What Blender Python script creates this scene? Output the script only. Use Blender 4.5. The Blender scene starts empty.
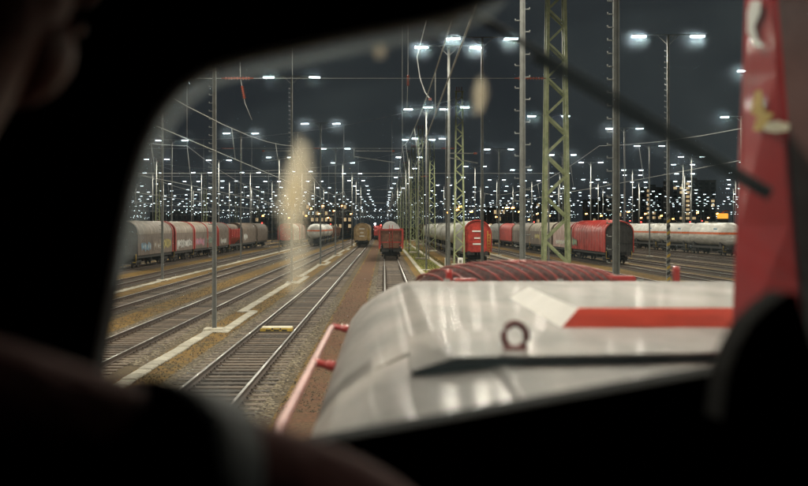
import bpy, math, random
from mathutils import Vector, Matrix
R = math.radians
rnd = random.Random(7)
scn = bpy.context.scene
col = scn.collection

# ------------------------------------------------------------------ camera
CAMZ, F, VX, VY = 4.0, 1122.0, 384.0, 226.0        # photo pixels: focal length, vanishing point
cd = bpy.data.cameras.new('camera'); cam = bpy.data.objects.new('camera', cd); col.objects.link(cam)
cam.location = (0, 0, CAMZ); cam.rotation_euler = (R(90), 0, 0)
cd.sensor_width = 36; cd.lens = 50; cd.shift_x = 20 / 808; cd.shift_y = -17 / 808
cd.clip_start = 0.02; cd.clip_end = 9000
cd.dof.use_dof = True; cd.dof.focus_distance = 75; cd.dof.aperture_fstop = 3.6
scn.camera = cam
# ------------------------------------------------------------------ night sky, moon, exposure
w = bpy.data.worlds.new('World'); scn.world = w; w.use_nodes = True
nt = w.node_tree; nt.nodes.clear()
sky = nt.nodes.new('ShaderNodeTexSky'); sky.sky_type = 'NISHITA'; sky.sun_disc = False
sky.sun_elevation = R(-4.0); sky.sun_rotation = R(200)
sk = nt.nodes.new('ShaderNodeMixRGB'); sk.blend_type = 'ADD'; sk.inputs[0].default_value = 1
mul = nt.nodes.new('ShaderNodeMixRGB'); mul.blend_type = 'MULTIPLY'; mul.inputs[0].default_value = 1
mul.inputs[2].default_value = (.15, .15, .15, 1)
sk.inputs[2].default_value = (.185, .225, .255, 1)       # city glow on low cloud
bg = nt.nodes.new('ShaderNodeBackground'); bg.inputs[1].default_value = 0.1
wo = nt.nodes.new('ShaderNodeOutputWorld')
nt.links.new(sky.outputs[0], mul.inputs[1]); nt.links.new(mul.outputs[0], sk.inputs[1])
nt.links.new(sk.outputs[0], bg.inputs[0]); nt.links.new(bg.outputs[0], wo.inputs[0])
sd = bpy.data.lights.new('moon', 'SUN'); sd.energy = 0.01; sd.angle = R(0.5); sd.color = (1, .96, .9)
so = bpy.data.objects.new('moon', sd); col.objects.link(so); so.rotation_euler = (R(50), 0, R(200))
scn.view_settings.view_transform = 'Standard'; scn.view_settings.look = 'None'
scn.view_settings.exposure = 0; scn.view_settings.gamma = 1
scn.render.engine = 'CYCLES'
scn.cycles.use_denoising = True
scn.cycles.max_bounces = 5; scn.cycles.diffuse_bounces = 2; scn.cycles.glossy_bounces = 3
scn.cycles.transparent_max_bounces = 12
scn.cycles.sample_clamp_indirect = 2
scn.cycles.caustics_reflective = False; scn.cycles.caustics_refractive = False
LAMP_W = 830.0
LAMP_COL = (1, .94, .77)

def P(px, py, d):                                        # photo pixel at a depth -> point
    return Vector(((px - VX) / F * d, d, CAMZ - (py - VY) / F * d))

# ------------------------------------------------------------------ materials
MATS = {}
def mat(name, c, rough=.6, metal=0., var=.25, scale=4., bump=0., bscale=40., coat=0., coatr=.08, c2=None, spec=.5, emit=0., ecol=None,
        stretch=(1, 1, 1), info=0.):
    if name in MATS: return MATS[name]
    m = bpy.data.materials.new(name); m.use_nodes = True
    t = m.node_tree; b = t.nodes['Principled BSDF']
    b.inputs['Roughness'].default_value = rough; b.inputs['Metallic'].default_value = metal
    b.inputs['Coat Weight'].default_value = coat; b.inputs['Coat Roughness'].default_value = coatr
    b.inputs['Specular IOR Level'].default_value = spec
    tc = t.nodes.new('ShaderNodeTexCoord'); mp = t.nodes.new('ShaderNodeMapping'); mp.inputs['Scale'].default_value = stretch
    t.links.new(tc.outputs['Object'], mp.inputs[0])
    n = t.nodes.new('ShaderNodeTexNoise'); n.inputs['Scale'].default_value = scale; n.inputs['Detail'].default_value = 6
    n.inputs['Roughness'].default_value = .65
    t.links.new(mp.outputs[0], n.inputs['Vector'])
    r = t.nodes.new('ShaderNodeValToRGB'); r.color_ramp.elements[0].position = .35; r.color_ramp.elements[1].position = .68
    d = [max(0, x * (1 - var)) for x in c]
    e = c2 if c2 else [min(1, x * (1 + var * .5)) for x in c]
    r.color_ramp.elements[0].color = (*d, 1); r.color_ramp.elements[1].color = (*e, 1)
    t.links.new(n.outputs['Fac'], r.inputs[0])
    out = r.outputs[0]
    if info:
        oi = t.nodes.new('ShaderNodeObjectInfo'); mr = t.nodes.new('ShaderNodeMapRange')
        mr.inputs[3].default_value = 1 - info; mr.inputs[4].default_value = 1 + info
        t.links.new(oi.outputs['Random'], mr.inputs[0])
        mx = t.nodes.new('ShaderNodeMixRGB'); mx.blend_type = 'MULTIPLY'; mx.inputs[0].default_value = 1
        t.links.new(out, mx.inputs[1]); t.links.new(mr.outputs[0], mx.inputs[2]); out = mx.outputs[0]
    t.links.new(out, b.inputs['Base Color'])
    if bump:
        n2 = t.nodes.new('ShaderNodeTexNoise'); n2.inputs['Scale'].default_value = bscale; n2.inputs['Detail'].default_value = 4
        t.links.new(tc.outputs['Object'], n2.inputs['Vector'])
        bp = t.nodes.new('ShaderNodeBump'); bp.inputs['Strength'].default_value = bump; bp.inputs['Distance'].default_value = .02
        t.links.new(n2.outputs['Fac'], bp.inputs['Height']); t.links.new(bp.outputs[0], b.inputs['Normal'])
    if emit:
        b.inputs['Emission Color'].default_value = (*(ecol or c), 1); b.inputs['Emission Strength'].default_value = emit
        m.cycles.emission_sampling = 'NONE'
    MATS[name] = m; return m

M = dict(
    steel=mat('galvanised_steel', (.17, .175, .168), .7, 0, .3, 3, info=.15),
    darksteel=mat('dark_steel', (.03, .03, .032), .55, .3, .4, 5),
    green=mat('green_mast_paint', (.23, .28, .125), .55, 0, .35, 3, c2=(.34, .37, .2)),
    rail=mat('rail_rust', (.06, .035, .022), .7, .2, .4, 6),
    railtop=mat('polished_rail_head', (.5, .48, .45), .32, 1, .15, 9),
    wood=mat('sleeper_wood', (.075, .05, .034), .75, 0, .55, 5, bump=.5, bscale=18, stretch=(.5, 6, 6), c2=(.17, .125, .09), info=.6),
    concrete=mat('concrete', (.4, .37, .3), .85, 0, .35, 5, bump=.3, bscale=60, info=.22),
    wheel=mat('wheel_steel', (.035, .03, .028), .6, .4, .3, 8),
    under=mat('underframe_black', (.022, .02, .019), .75, 0, .4, 6),
    tread=mat('wheel_tread', (.35, .34, .33), .35, 1, .2, 8),
    red=mat('wagon_red', (.4, .022, .014), .48, 0, .45, 1.6, c2=(.5, .04, .025)),
    redtarp=mat('red_tarpaulin', (.36, .022, .016), .36, 0, .35, 1.2, c2=(.46, .05, .04)),
    brown=mat('wagon_brown', (.13, .085, .06), .65, 0, .5, 1.4, c2=(.19, .14, .1)),
    rust=mat('wagon_rust', (.16, .07, .04), .7, 0, .5, 1.5),
    greycover=mat('grey_cover', (.25, .19, .14), .5, 0, .5, 1.1, c2=(.38, .31, .24), stretch=(1, 2.2, .5)),
    rustside=mat('grimy_wagon_side', (.12, .075, .055), .6, 0, .6, 1.4, c2=(.26, .2, .16), stretch=(1, 2.5, .5)),
    beige=mat('beige_cover', (.36, .3, .22), .6, 0, .5, 1.0, c2=(.46, .41, .33), stretch=(1, 2, .6)),
    pink=mat('faded_pink_cover', (.42, .24, .21), .6, 0, .4, 1.0, c2=(.48, .36, .31)),
    greyhop=mat('grey_hopper', (.24, .24, .2), .5, 0, .4, 1.3, c2=(.32, .32, .28)),
    tan=mat('tan_wagon', (.34, .21, .09), .6, 0, .4, 1.4, c2=(.42, .3, .15)),
    white=mat('tank_white', (.66, .65, .6), .42, 0, .35, 1.0, c2=(.72, .71, .67), stretch=(1, .5, 3)),
    silver=mat('tank_silver', (.5, .5, .5), .4, .3, .3, 1.3),
    orange=mat('orange_band', (.62, .13, .03), .5, 0, .25, 3),
    blackend=mat('black_end_wall', (.03, .028, .027), .6, 0, .5, 2),
    wire=mat('weathered_wire', (.4, .4, .38), .6, .2, .2, 5),
    insul=mat('red_brown_insulator', (.24, .045, .025), .25, 0, .2, 5),
    whitep=mat('white_paint', (.72, .71, .68), .5, 0, .15, 4),
    yellow=mat('yellow_paint', (.5, .33, .04), .5, 0, .3, 6),
    blackp=mat('black_paint', (.015, .015, .015), .5, 0, .3, 6),
    cream=mat('cream_paint', (.6, .55, .4), .5, 0, .2, 6),
    gblue=mat('graffiti_blue', (.2, .36, .5), .6, 0, .4, 3),
    gwhite=mat('graffiti_white', (.6, .6, .58), .6, 0, .4, 3),
    gyell=mat('graffiti_yellow', (.5, .42, .12), .6, 0, .4, 3),
    gpink=mat('graffiti_pink', (.55, .22, .3), .6, 0, .4, 3),
    ggreen=mat('graffiti_green', (.2, .33, .25), .6, 0, .4, 3),
    facade=mat('brick_facade', (.16, .095, .075), .85, 0, .3, .3),
    facade2=mat('dark_facade', (.10, .095, .10), .85, 0, .3, .3),
    darkpane=mat('dark_window', (.02, .022, .028), .15, 0, .2, 2),
    litpane=mat('lit_window', (.9, .75, .5), .5, 0, .1, 2, emit=.6, ecol=(1, .7, .36)),
    sodium=mat('sodium_globe', (1, .6, .2), .5, 0, .05, 2, emit=26, ecol=(1, .42, .09)),
    redlamp=mat('red_signal_lens', (1, .1, .05), .5, 0, .05, 2, emit=26, ecol=(1, .04, .03)),
    headlamp=mat('headlamp_lens', (1, 1, 1), .5, 0, .05, 2, emit=160, ecol=(.9, .97, 1)),
    orangelit=mat('orange_lit_panel', (1, .5, .1), .5, 0, .3, 1, emit=1.3, ecol=(1, .42, .05)),
    led=mat('led_lens', (1, 1, 1), .4, 0, .02, 2, emit=13, ecol=(.8, .93, 1)),
    hood=mat('hood_white_paint', (.14, .122, .108), .5, 0, .45, 3.0, coat=.13, coatr=.12, spec=.2, stretch=(1.6, .5, 1), bump=.05, bscale=4, c2=(.24, .212, .19)),
    locored=mat('locomotive_red', (.3, .016, .012), .35, 0, .25, 3, coat=.6),
    cowlred=mat('cowl_red', (.34, .013, .014), .6, 0, .25, 3, coat=.16, coatr=.1, spec=.15),
    rodred=mat('dull_red_rod', (.22, .018, .012), .55, 0, .4, 9),
    hatchglint=mat('hatch_glint_paint', (.68, .64, .6), .35, 0, .15, 6, coat=.4),
    cowlshade=mat('cowl_side_shade', (.1, .05, .045), .75, 0, .4, 5, spec=.15),
    railpink=mat('faded_handrail_paint', (.55, .33, .31), .45, 0, .2, 8),
    darkred=mat('grimy_red_wire', (.12, .012, .009), .6, 0, .4, 9),
    stripe=mat('stripe_orange_red', (.36, .03, .012), .5, 0, .2, 5),
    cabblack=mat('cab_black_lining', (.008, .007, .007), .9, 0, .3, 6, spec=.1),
    rubber=mat('black_rubber', (.01, .01, .01), .7, 0, .2, 8),
    jacket=mat('red_work_jacket', (.15, .008, .004), .85, 0, .3, 9, bump=.3, bscale=30),
    reflective=mat('grey_reflective_tape', (.075, .095, .105), .7, 0, .15, 9),
    trousers=mat('dark_trousers', (.02, .02, .025), .85, 0, .3, 9),
    skin=mat('skin', (.28, .12, .075), .55, 0, .12, 9),
    hair=mat('dark_hair', (.02, .014, .01), .7, 0, .4, 40, stretch=(1, 1, .2)),
    fandark=mat('fan_inside_dark', (.012, .006, .005), .7, 0, .7, 60, c2=(.06, .012, .009)),
    grass=mat('grass_blade', (.06, .085, .015), .7, 0, .4, 2, c2=(.11, .12, .03)),
)
t_ = M['led'].node_tree; oi = t_.nodes.new('ShaderNodeObjectInfo'); mr = t_.nodes.new('ShaderNodeMapRange'); mr.inputs[3].default_value = 7; mr.inputs[4].default_value = 18
t_.links.new(oi.outputs['Random'], mr.inputs[0]); t_.links.new(mr.outputs[0], t_.nodes['Principled BSDF'].inputs['Emission Strength'])
# ground: ochre moss, brown earth, fine gravel
def ground_mat(name, cols, s1, s2):
    m = bpy.data.materials.new(name); m.use_nodes = True; t = m.node_tree; b = t.nodes['Principled BSDF']
    b.inputs['Roughness'].default_value = .95; b.inputs['Specular IOR Level'].default_value = .2
    tc = t.nodes.new('ShaderNodeTexCoord')
    n1 = t.nodes.new('ShaderNodeTexNoise'); n1.inputs['Scale'].default_value = s1; n1.inputs['Detail'].default_value = 8; n1.inputs['Roughness'].default_value = .7
    n2 = t.nodes.new('ShaderNodeTexNoise'); n2.inputs['Scale'].default_value = s2; n2.inputs['Detail'].default_value = 5; n2.inputs['Roughness'].default_value = .8
    t.links.new(tc.outputs['Object'], n1.inputs[0]); t.links.new(tc.outputs['Object'], n2.inputs[0])
    r1 = t.nodes.new('ShaderNodeValToRGB'); els = r1.color_ramp.elements
    els[0].position = .3; els[1].position = .72
    els[0].color = (*cols[0], 1); els[1].color = (*cols[-1], 1)
    for i, c in enumerate(cols[1:-1]):
        e = els.new(.3 + .42 * (i + 1) / (len(cols) - 1)); e.color = (*c, 1)
    t.links.new(n1.outputs['Fac'], r1.inputs[0])
    r2 = t.nodes.new('ShaderNodeValToRGB'); r2.color_ramp.elements[0].position = .3; r2.color_ramp.elements[1].position = .75
    r2.color_ramp.elements[0].color = (.35, .35, .36, 1); r2.color_ramp.elements[1].color = (1.55, 1.5, 1.4, 1)
    t.links.new(n2.outputs['Fac'], r2.inputs[0])
    mx = t.nodes.new('ShaderNodeMixRGB'); mx.blend_type = 'MULTIPLY'; mx.inputs[0].default_value = 1
    t.links.new(r1.outputs[0], mx.inputs[1]); t.links.new(r2.outputs[0], mx.inputs[2])
    t.links.new(mx.outputs[0], b.inputs['Base Color'])
    bp = t.nodes.new('ShaderNodeBump'); bp.inputs['Strength'].default_value = .6; bp.inputs['Distance'].default_value = .03
    t.links.new(n2.outputs['Fac'], bp.inputs['Height']); t.links.new(bp.outputs[0], b.inputs['Normal'])
    return m
M['ground'] = ground_mat('mossy_earth', [(.05, .031, .016), (.12, .07, .022), (.2, .118, .026), (.085, .06, .019), (.17, .115, .028)], .75, 7)
M['path'] = ground_mat('red_brown_gravel', [(.07, .034, .02), (.13, .06, .03), (.11, .06, .03), (.16, .095, .04)], .9, 10)
M['moss'] = ground_mat('green_moss', [(.06, .08, .015), (.13, .14, .02), (.2, .17, .03), (.1, .12, .02)], .7, 9)
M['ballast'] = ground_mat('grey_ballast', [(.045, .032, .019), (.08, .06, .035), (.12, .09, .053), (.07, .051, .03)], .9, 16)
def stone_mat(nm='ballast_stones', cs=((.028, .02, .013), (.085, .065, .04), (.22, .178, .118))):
    m = bpy.data.materials.new(nm); m.use_nodes = True; t = m.node_tree; b = t.nodes['Principled BSDF']
    b.inputs['Roughness'].default_value = .9
    tc = t.nodes.new('ShaderNodeTexCoord'); v = t.nodes.new('ShaderNodeTexVoronoi'); v.inputs['Scale'].default_value = 15
    t.links.new(tc.outputs['Object'], v.inputs['Vector'])
    r = t.nodes.new('ShaderNodeValToRGB'); r.color_ramp.elements[0].color = (*cs[0], 1); r.color_ramp.elements[1].color = (*cs[2], 1)
    e = r.color_ramp.elements.new(.5); e.color = (*cs[1], 1)
    s = t.nodes.new('ShaderNodeSeparateColor'); t.links.new(v.outputs['Color'], s.inputs[0]); t.links.new(s.outputs[0], r.inputs[0])
    t.links.new(r.outputs[0], b.inputs['Base Color']); return m
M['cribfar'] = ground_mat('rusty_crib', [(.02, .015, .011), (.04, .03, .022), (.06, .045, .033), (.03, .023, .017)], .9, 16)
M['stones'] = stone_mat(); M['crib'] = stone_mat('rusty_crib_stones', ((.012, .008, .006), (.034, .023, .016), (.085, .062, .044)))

# ------------------------------------------------------------------ mesh helpers
class MB:
    def __init__(s): s.v = []; s.f = []; s.mi = []; s.sm = []
    def add(s, vs, fs, mi=0, smooth=False):
        o = len(s.v); s.v += [tuple(x) for x in vs]
        s.f += [tuple(i + o for i in f) for f in fs]; s.mi += [mi] * len(fs); s.sm += [smooth] * len(fs); return s
    def box(s, x0, x1, y0, y1, z0, z1, mi=0):
        return s.add([(x0,y0,z0),(x1,y0,z0),(x1,y1,z0),(x0,y1,z0),(x0,y0,z1),(x1,y0,z1),(x1,y1,z1),(x0,y1,z1)],
              [(0,3,2,1),(4,5,6,7),(0,1,5,4),(1,2,6,5),(2,3,7,6),(3,0,4,7)], mi)
    def cbox(s, x0, x1, y0, y1, z0, z1, c, mi=0):          # box with chamfered top
        return s.add([(x0,y0,z0),(x1,y0,z0),(x1,y1,z0),(x0,y1,z0),(x0,y0,z1-c),(x1,y0,z1-c),(x1,y1,z1-c),(x0,y1,z1-c),
                      (x0+c,y0+c,z1),(x1-c,y0+c,z1),(x1-c,y1-c,z1),(x0+c,y1-c,z1)],
              [(0,3,2,1),(0,1,5,4),(1,2,6,5),(2,3,7,6),(3,0,4,7),(4,5,9,8),(5,6,10,9),(6,7,11,10),(7,4,8,11),(8,9,10,11)], mi)
    def tube(s, pts, r, n=6, mi=0, caps=True, smooth=True):
        pts = [Vector(p) for p in pts]; rr = r if isinstance(r, (list, tuple)) else [r] * len(pts)
        vs = []; fs = []
        for i, p in enumerate(pts):
            t = (pts[min(i+1, len(pts)-1)] - pts[max(i-1, 0)])
            t = t.normalized() if t.length > 1e-9 else Vector((0,0,1))
            a = Vector((0,0,1)) if abs(t.z) < .9 else Vector((1,0,0))
            u = t.cross(a).normalized(); q = u.cross(t)
            for k in range(n):
                an = 2*math.pi*k/n; vs.append(p + (u*math.cos(an) + q*math.sin(an))*rr[i])
        for i in range(len(pts)-1):
            for k in range(n):
                k2 = (k+1) % n; fs.append((i*n+k, i*n+k2, (i+1)*n+k2, (i+1)*n+k))
        s.add(vs, fs, mi, smooth)
        if caps:
            o = len(s.v) - len(vs)
            s.f += [tuple(o+k for k in range(n))[::-1], tuple(o+(len(pts)-1)*n+k for k in range(n))]; s.mi += [mi]*2; s.sm += [False]*2
        return s
    def bar(s, a, b, w, h, mi=0):                            # rectangular bar between points
        a = Vector(a); b = Vector(b); t = (b-a).normalized()
        up = Vector((0,0,1)) if abs(t.z) < .95 else Vector((0,1,0))
        u = t.cross(up).normalized()*w/2; q = u.normalized().cross(t)*h/2
        vs = [a-u-q, a+u-q, a+u+q, a-u+q, b-u-q, b+u-q, b+u+q, b-u+q]
        return s.add(vs, [(0,1,2,3),(7,6,5,4),(0,4,5,1),(1,5,6,2),(2,6,7,3),(3,7,4,0)], mi)
    def prof(s, pr, y0, y1, mi=0, smooth=False, caps=True, ys=None):   # profile (x,z) swept along y
        ys = ys or [y0, y1]; n = len(pr); vs = [(x, y, z) for y in ys for x, z in pr]; fs = []
        for i in range(len(ys)-1):
            for k in range(n):
                k2 = (k+1) % n; fs.append((i*n+k, (i+1)*n+k, (i+1)*n+k2, i*n+k2))
        o = len(s.v); s.add(vs, fs, mi, smooth)
        if caps:
            s.f += [tuple(o+k for k in range(n)), tuple(o+(len(ys)-1)*n+k for k in range(n))[::-1]]; s.mi += [mi]*2; s.sm += [False]*2
        return s
    def lathe_x(s, pr, c, n=14, mi=0):                       # (x, r) profile about x axis
        vs = [(c[0]+x, c[1]+r*math.cos(2*math.pi*k/n), c[2]+r*math.sin(2*math.pi*k/n)) for x, r in pr for k in range(n)]; fs = []
        for i in range(len(pr)-1):
            for k in range(n): fs.append((i*n+k, i*n+(k+1)%n, (i+1)*n+(k+1)%n, (i+1)*n+k))
        return s.add(vs, fs, mi, True)
    def mesh(s, name, mats):
        me = bpy.data.meshes.new(name); me.from_pydata(s.v, [], s.f)
        for m in (mats if isinstance(mats, (list, tuple)) else [mats]): me.materials.append(M[m] if isinstance(m, str) else m)
        me.polygons.foreach_set('material_index', s.mi); me.polygons.foreach_set('use_smooth', s.sm); me.update()
        return me
    def build(s, name, mats, parent=None):
        return obj(name, s.mesh(name, mats), parent)
def obj(name, me, parent=None, loc=None):
    o = bpy.data.objects.new(name, me); col.objects.link(o)
    if parent: o.parent = parent
    if loc: o.location = loc
    return o
def tag(o, label=None, cat=None, group=None, kind=None):
    if label: o['label'] = label
    if cat: o['category'] = cat
    if group: o['group'] = group
    if kind: o['kind'] = kind
    return o
def thing(name, label, cat, loc=(0,0,0), rz=0, group=None, kind=None):
    o = bpy.data.objects.new(name, None); col.objects.link(o); o.location = loc; o.rotation_euler = (0, 0, rz)
    o.empty_display_size = .2
    return tag(o, label, cat, group, kind)
def copy_tree(o, parent=None):
    c = o.copy(); col.objects.link(c); c.parent = parent
    for ch in list(o.children): copy_tree(ch, c)
    return c

# ================================================================== THE SETTING
g = MB(); g.add([(-1800,-150,0),(1800,-150,0),(1800,3500,0),(-1800,3500,0)], [(0,1,2,3)])
tag(g.build('ground', 'ground'), 'brown mossy earth of the marshalling yard', kind='structure')
RZ = .21                                                     # rail head height
TRACKS = [.8, -4.0, -8.6, -13.2, -18.0, -23.2, -28.0, -32.8, -38.0, -43, -48, -53, -58, 9.4, 13.2, 18.1, 23.5, 27.9, 32.3, 36.8, 40.4, 44.0, 49.2, 53.9]
IND = {-4.0: (24, 270), -8.6: (34, 190), .8: (62, 110), -13.2: (55, 110)}
# sleeper mesh with tie plates and clips
sl = MB(); sl.cbox(-1.3, 1.3, -.13, .13, -.08, .0, .012, 0)
for sx in (-.75, .75):
    sl.box(sx-.17, sx+.17, -.08, .08, -.02, .012, 1)
    for q in (-.12, .12): sl.box(sx+q-.022, sx+q+.022, -.035, .035, .012, .055, 1)
SLEEPER = sl.mesh('sleeper', ['wood', 'rail'])
SL_TOP = .07
railprof = [(-.07,.0),(.07,.0),(.07,.012),(.012,.03),(.012,.105),(.036,.115),(.036,.14),(-.036,.14),(-.036,.115),(-.012,.105),(-.012,.03),(-.07,.012)]
def rail_mesh(y0, y1):
    b = MB(); b.prof(railprof, y0, y1, 0)
    b.add([(-.034,y0,.1415),(.034,y0,.1415),(.034,y1,.1415),(-.034,y1,.1415)], [(0,1,2,3)], 1)
    return b.mesh('rail', ['rail', 'railtop'])
RAIL = rail_mesh(-60, 1100)
wob = random.Random(3)
for tx in TRACKS:
    near = tx in IND or tx in (9.4,)
    t = thing('railway_track', None, None, (tx, 0, 0), kind='structure')
    # ballast bed: displaced near the camera
    b = MB(); b.prof([(-1.85,-.02),(-1.42,.03),(-.8,.03),(-.6,.015),(.6,.015),(.8,.03),(1.42,.03),(1.85,-.02)], -60, 1100, 0, caps=False)
    b.mi = [1 if k == 3 else 0 for k in range(len(b.f))]
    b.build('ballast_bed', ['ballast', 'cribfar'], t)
    if tx in (-4.0, -8.6, .8):
        y0, y1, st = {-4.0: (22, 62, .075), -8.6: (32, 66, .09), .8: (60, 90, .12)}[tx]
        nx = int(3.6/st); ny = int((y1-y0)/st); b = MB(); vs = []; fs = []
        for j in range(ny+1):
            for i in range(nx+1):
                x = -1.8 + 3.6*i/nx; y = y0 + (y1-y0)*j/ny
                ed = max(0, abs(x)-1.35)/.45
                zc = .045 if abs(x) > .95 else .022
                vs.append((x + wob.uniform(-.3,.3)*st, y + wob.uniform(-.3,.3)*st, zc - .075*ed + wob.uniform(-.02,.026)))
        for j in range(ny):
            for i in range(nx): a = j*(nx+1)+i; fs.append((a, a+1, a+nx+2, a+nx+1))
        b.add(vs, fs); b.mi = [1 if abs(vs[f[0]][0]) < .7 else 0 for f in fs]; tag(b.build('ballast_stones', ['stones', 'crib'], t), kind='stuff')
    for sx in (-.75, .75): obj('rail', RAIL, t, (sx, 0, SL_TOP))
    s0, s1 = IND.get(tx, (0, 0))
    n = 0; rest = MB(); y = -20.0
    lim = 330 if abs(tx) < 30 else 240
    while y < lim:
        yy = y + wob.uniform(-.025, .025)
        if s0 <= y <= s1 and n < 300:
            o = obj('sleeper', SLEEPER, t, (wob.uniform(-.03,.03), yy, SL_TOP + wob.uniform(-.006,.004))); o.rotation_euler.z = wob.uniform(-.008,.008); n += 1
        elif y > 12: rest.cbox(-1.3, 1.3, yy-.13, yy+.13, -.02, SL_TOP, .012)
        y += .65
    tag(rest.build('distant_sleepers', 'wood', t), kind='stuff')
# gravel path between the loco's track and the next one, moss strip on the right
def sheet(name, x0, x1, y0, y1, z, m, label, ragged=.12):
    b = MB(); n = 160; L = []; 
    for i in range(n+1):
        y = y0 + (y1-y0)*(i/n)**2
        L += [(x0 + wob.uniform(-ragged, ragged), y, z), (x1 + wob.uniform(-ragged, ragged), y, z)]
    b.add(L, [(2*i, 2*i+1, 2*i+3, 2*i+2) for i in range(n)])
    return tag(b.build(name, m), label, kind='structure')
sheet('gravel_path', -2.2, -.95, -20, 420, .012, 'path', 'red brown gravel path between the tracks')
sheet('moss_strip', 3.0, 5.9, -20, 420, .008, 'moss', 'green mossy strip under the mast row')
b = MB(); gr = random.Random(11)
for i in range(9000):
    y = 60 + 130*gr.random()**1.5; x = gr.uniform(3.1, 6.4)
    if abs(x-3.3) < .3 or abs(x-5.5) < .3: continue
    h = gr.uniform(.04, .15); a = gr.uniform(0, math.pi); dx = math.cos(a)*.025; dy = math.sin(a)*.025
    b.add([(x-dx,y-dy,0),(x+dx,y+dy,0),(x+gr.uniform(-.05,.05),y+gr.uniform(-.05,.05),h)], [(0,1,2)])
tag(b.build('grass', 'grass'), 'low green grass on the mossy strip between tracks', 'grass', kind='stuff')
# small stones and weeds scattered over the bare strips near the camera
b = MB()
for i in range(7000):
    y = 24 + 60*gr.random()**1.6; x = gr.choice((gr.uniform(-6.9,-5.6), gr.uniform(-2.3,-.9), gr.uniform(-11.6,-10.2)))
    r = gr.uniform(.012,.035); z = .012
    b.add([(x-r,y-r*.7,z-.01),(x+r,y-r*.6,z-.01),(x+r*.2,y+r,z-.01),(x+gr.uniform(-r,r)*.4,y,z+r)], [(0,1,3),(1,2,3),(2,0,3)])
tag(b.build('loose_gravel', 'stones'), 'loose stones strewn over the strips between tracks', 'gravel', kind='stuff')

# concrete cable duct: slab by slab, stepping round the masts
sb = MB(); sb.cbox(-.2, .2, 0, .9, -.05, .0, .02); SLAB = sb.mesh('slab', 'concrete')
def duct(x, masts, y0, y1, n_ind, label, side=1, jog=.55):
    t = thing('cable_duct', label, 'cable duct', (x, 0, 0))
    y = y0; n = 0; rest = MB()
    while y < y1:
        near = [m for m in masts if -1.5 < y - m < 9]
        off = jog*side if near else 0
        if n < n_ind:
            o = obj('slab', SLAB, t, (off + gr.uniform(-.008,.008), y, .055 + gr.uniform(-.016,.016))); o.rotation_euler.z = gr.uniform(-.01,.01); n += 1
            prev = [m for m in masts if -1.5 < y - 1 - m < 9]
            if bool(prev) != bool(near):
                o = obj('slab', SLAB, t, (.3*side - .45, y-.05, .062)); o.rotation_euler.z = R(-62*side)
        else: rest.cbox(off-.21, off+.21, y, y+.985, 0, .055, .012)
        y += 1.0
    tag(rest.build('distant_slabs', 'concrete', t), kind='stuff')
ROW1 = [43+36*k for k in range(-3, 30)]
duct(-6.6, ROW1, 22, 330, 200, 'pale concrete slab duct stepping round the lamp masts two tracks left of the locomotive')
duct(-16.1, [], 60, 330, 60, 'pale concrete duct beside the track next to the grey covered train')
duct(3.25, [], 60, 260, 80, 'pale concrete duct on the near edge of the green strip')
duct(5.65, [], 60, 260, 80, 'pale concrete duct on the far edge of the green strip')
duct(15.2, [], 40, 300, 60, 'pale concrete duct between the red covered train and the mast row')
duct(34.0, [], 60, 300, 40, 'pale concrete duct in front of the white tank train')

# yellow-and-cream box between the rails of the left track
bx = thing('track_brake', 'yellow and cream box lying between the rails of the empty left track', 'track brake', (-4.0, 42.0, SL_TOP))
b = MB(); b.cbox(-.58,.58,-.3,.3,.02,.14,.02); b.build('housing', 'yellow', bx)
b = MB(); b.cbox(-.56,.56,-.29,.29,.14,.165,.015); b.build('lid', 'cream', bx)
for q in (-.3, 0, .3):
    b = MB(); b.box(q-.1, q+.1, -.304, -.299, .03, .08); b.build('recess_shade', 'blackp', bx)  # flat black plates stand for the shade in the front recesses
for q in (-.5, .5):
    b = MB(); b.box(q-.1, q+.1, -.36, -.3, .02, .12); b.build('foot', 'yellow', bx)
for q in (-.2, .2):
    b = MB(); b.tube([(q*.75,-.3,.105),(q*.75,-.325,.105)], .035, 8); b.build('bolt', 'rail', bx)

# ================================================================== LAMP MASTS
LH = 14.5
def lens_head():
    b = MB(); b.cbox(-.40,.40,-.16,.16,.0,.1,.04,0); return b.mesh('lamp_head', ['steel'])
def lens_mesh():
    b = MB(); b.box(-.37,.37,-.14,.14,-.06,-.002); return b.mesh('lens', ['led'])
HEAD = lens_head(); LENS = lens_mesh()
def mast_mesh(detail):
    b = MB(); n = 8 if detail else 4
    if detail:                                              # H-section: two flanges and a web
        for sx in (-1, 1):
            b.add([(sx*.07-.012,-.07,0),(sx*.07+.012,-.07,0),(sx*.07+.012,.07,0),(sx*.07-.012,.07,0),
                   (sx*.05-.01,-.05,LH+.1),(sx*.05+.01,-.05,LH+.1),(sx*.05+.01,.05,LH+.1),(sx*.05-.01,.05,LH+.1)],
                  [(0,3,2,1),(4,5,6,7),(0,1,5,4),(1,2,6,5),(2,3,7,6),(3,0,4,7)])
        b.add([(-.06,-.01,0),(.06,-.01,0),(.06,.01,0),(-.06,.01,0),(-.04,-.01,LH),(.04,-.01,LH),(.04,.01,LH),(-.04,.01,LH)],
              [(0,1,5,4),(2,3,7,6),(4,5,6,7)])
    else:
        b.tube([(0,0,0),(0,0,LH+.1)], [.085,.05], 4)
    return b.mesh('mast', ['steel'])
MAST_N, MAST_F = mast_mesh(True), mast_mesh(False)
b = MB(); b.tube([(-1.25,0,LH+.06),(1.25,0,LH+.06)], .03, 5); b.bar((-.02,0,LH-.5),(-.6,0,LH+.04),.03,.03); b.bar((.02,0,LH-.5),(.6,0,LH+.04),.03,.03)
ARM = b.mesh('arm', ['steel'])
b = MB(); b.cbox(-.38,.38,-.38,.38,-.1,.1,.03); BASE = b.mesh('foundation', ['concrete'])
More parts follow.
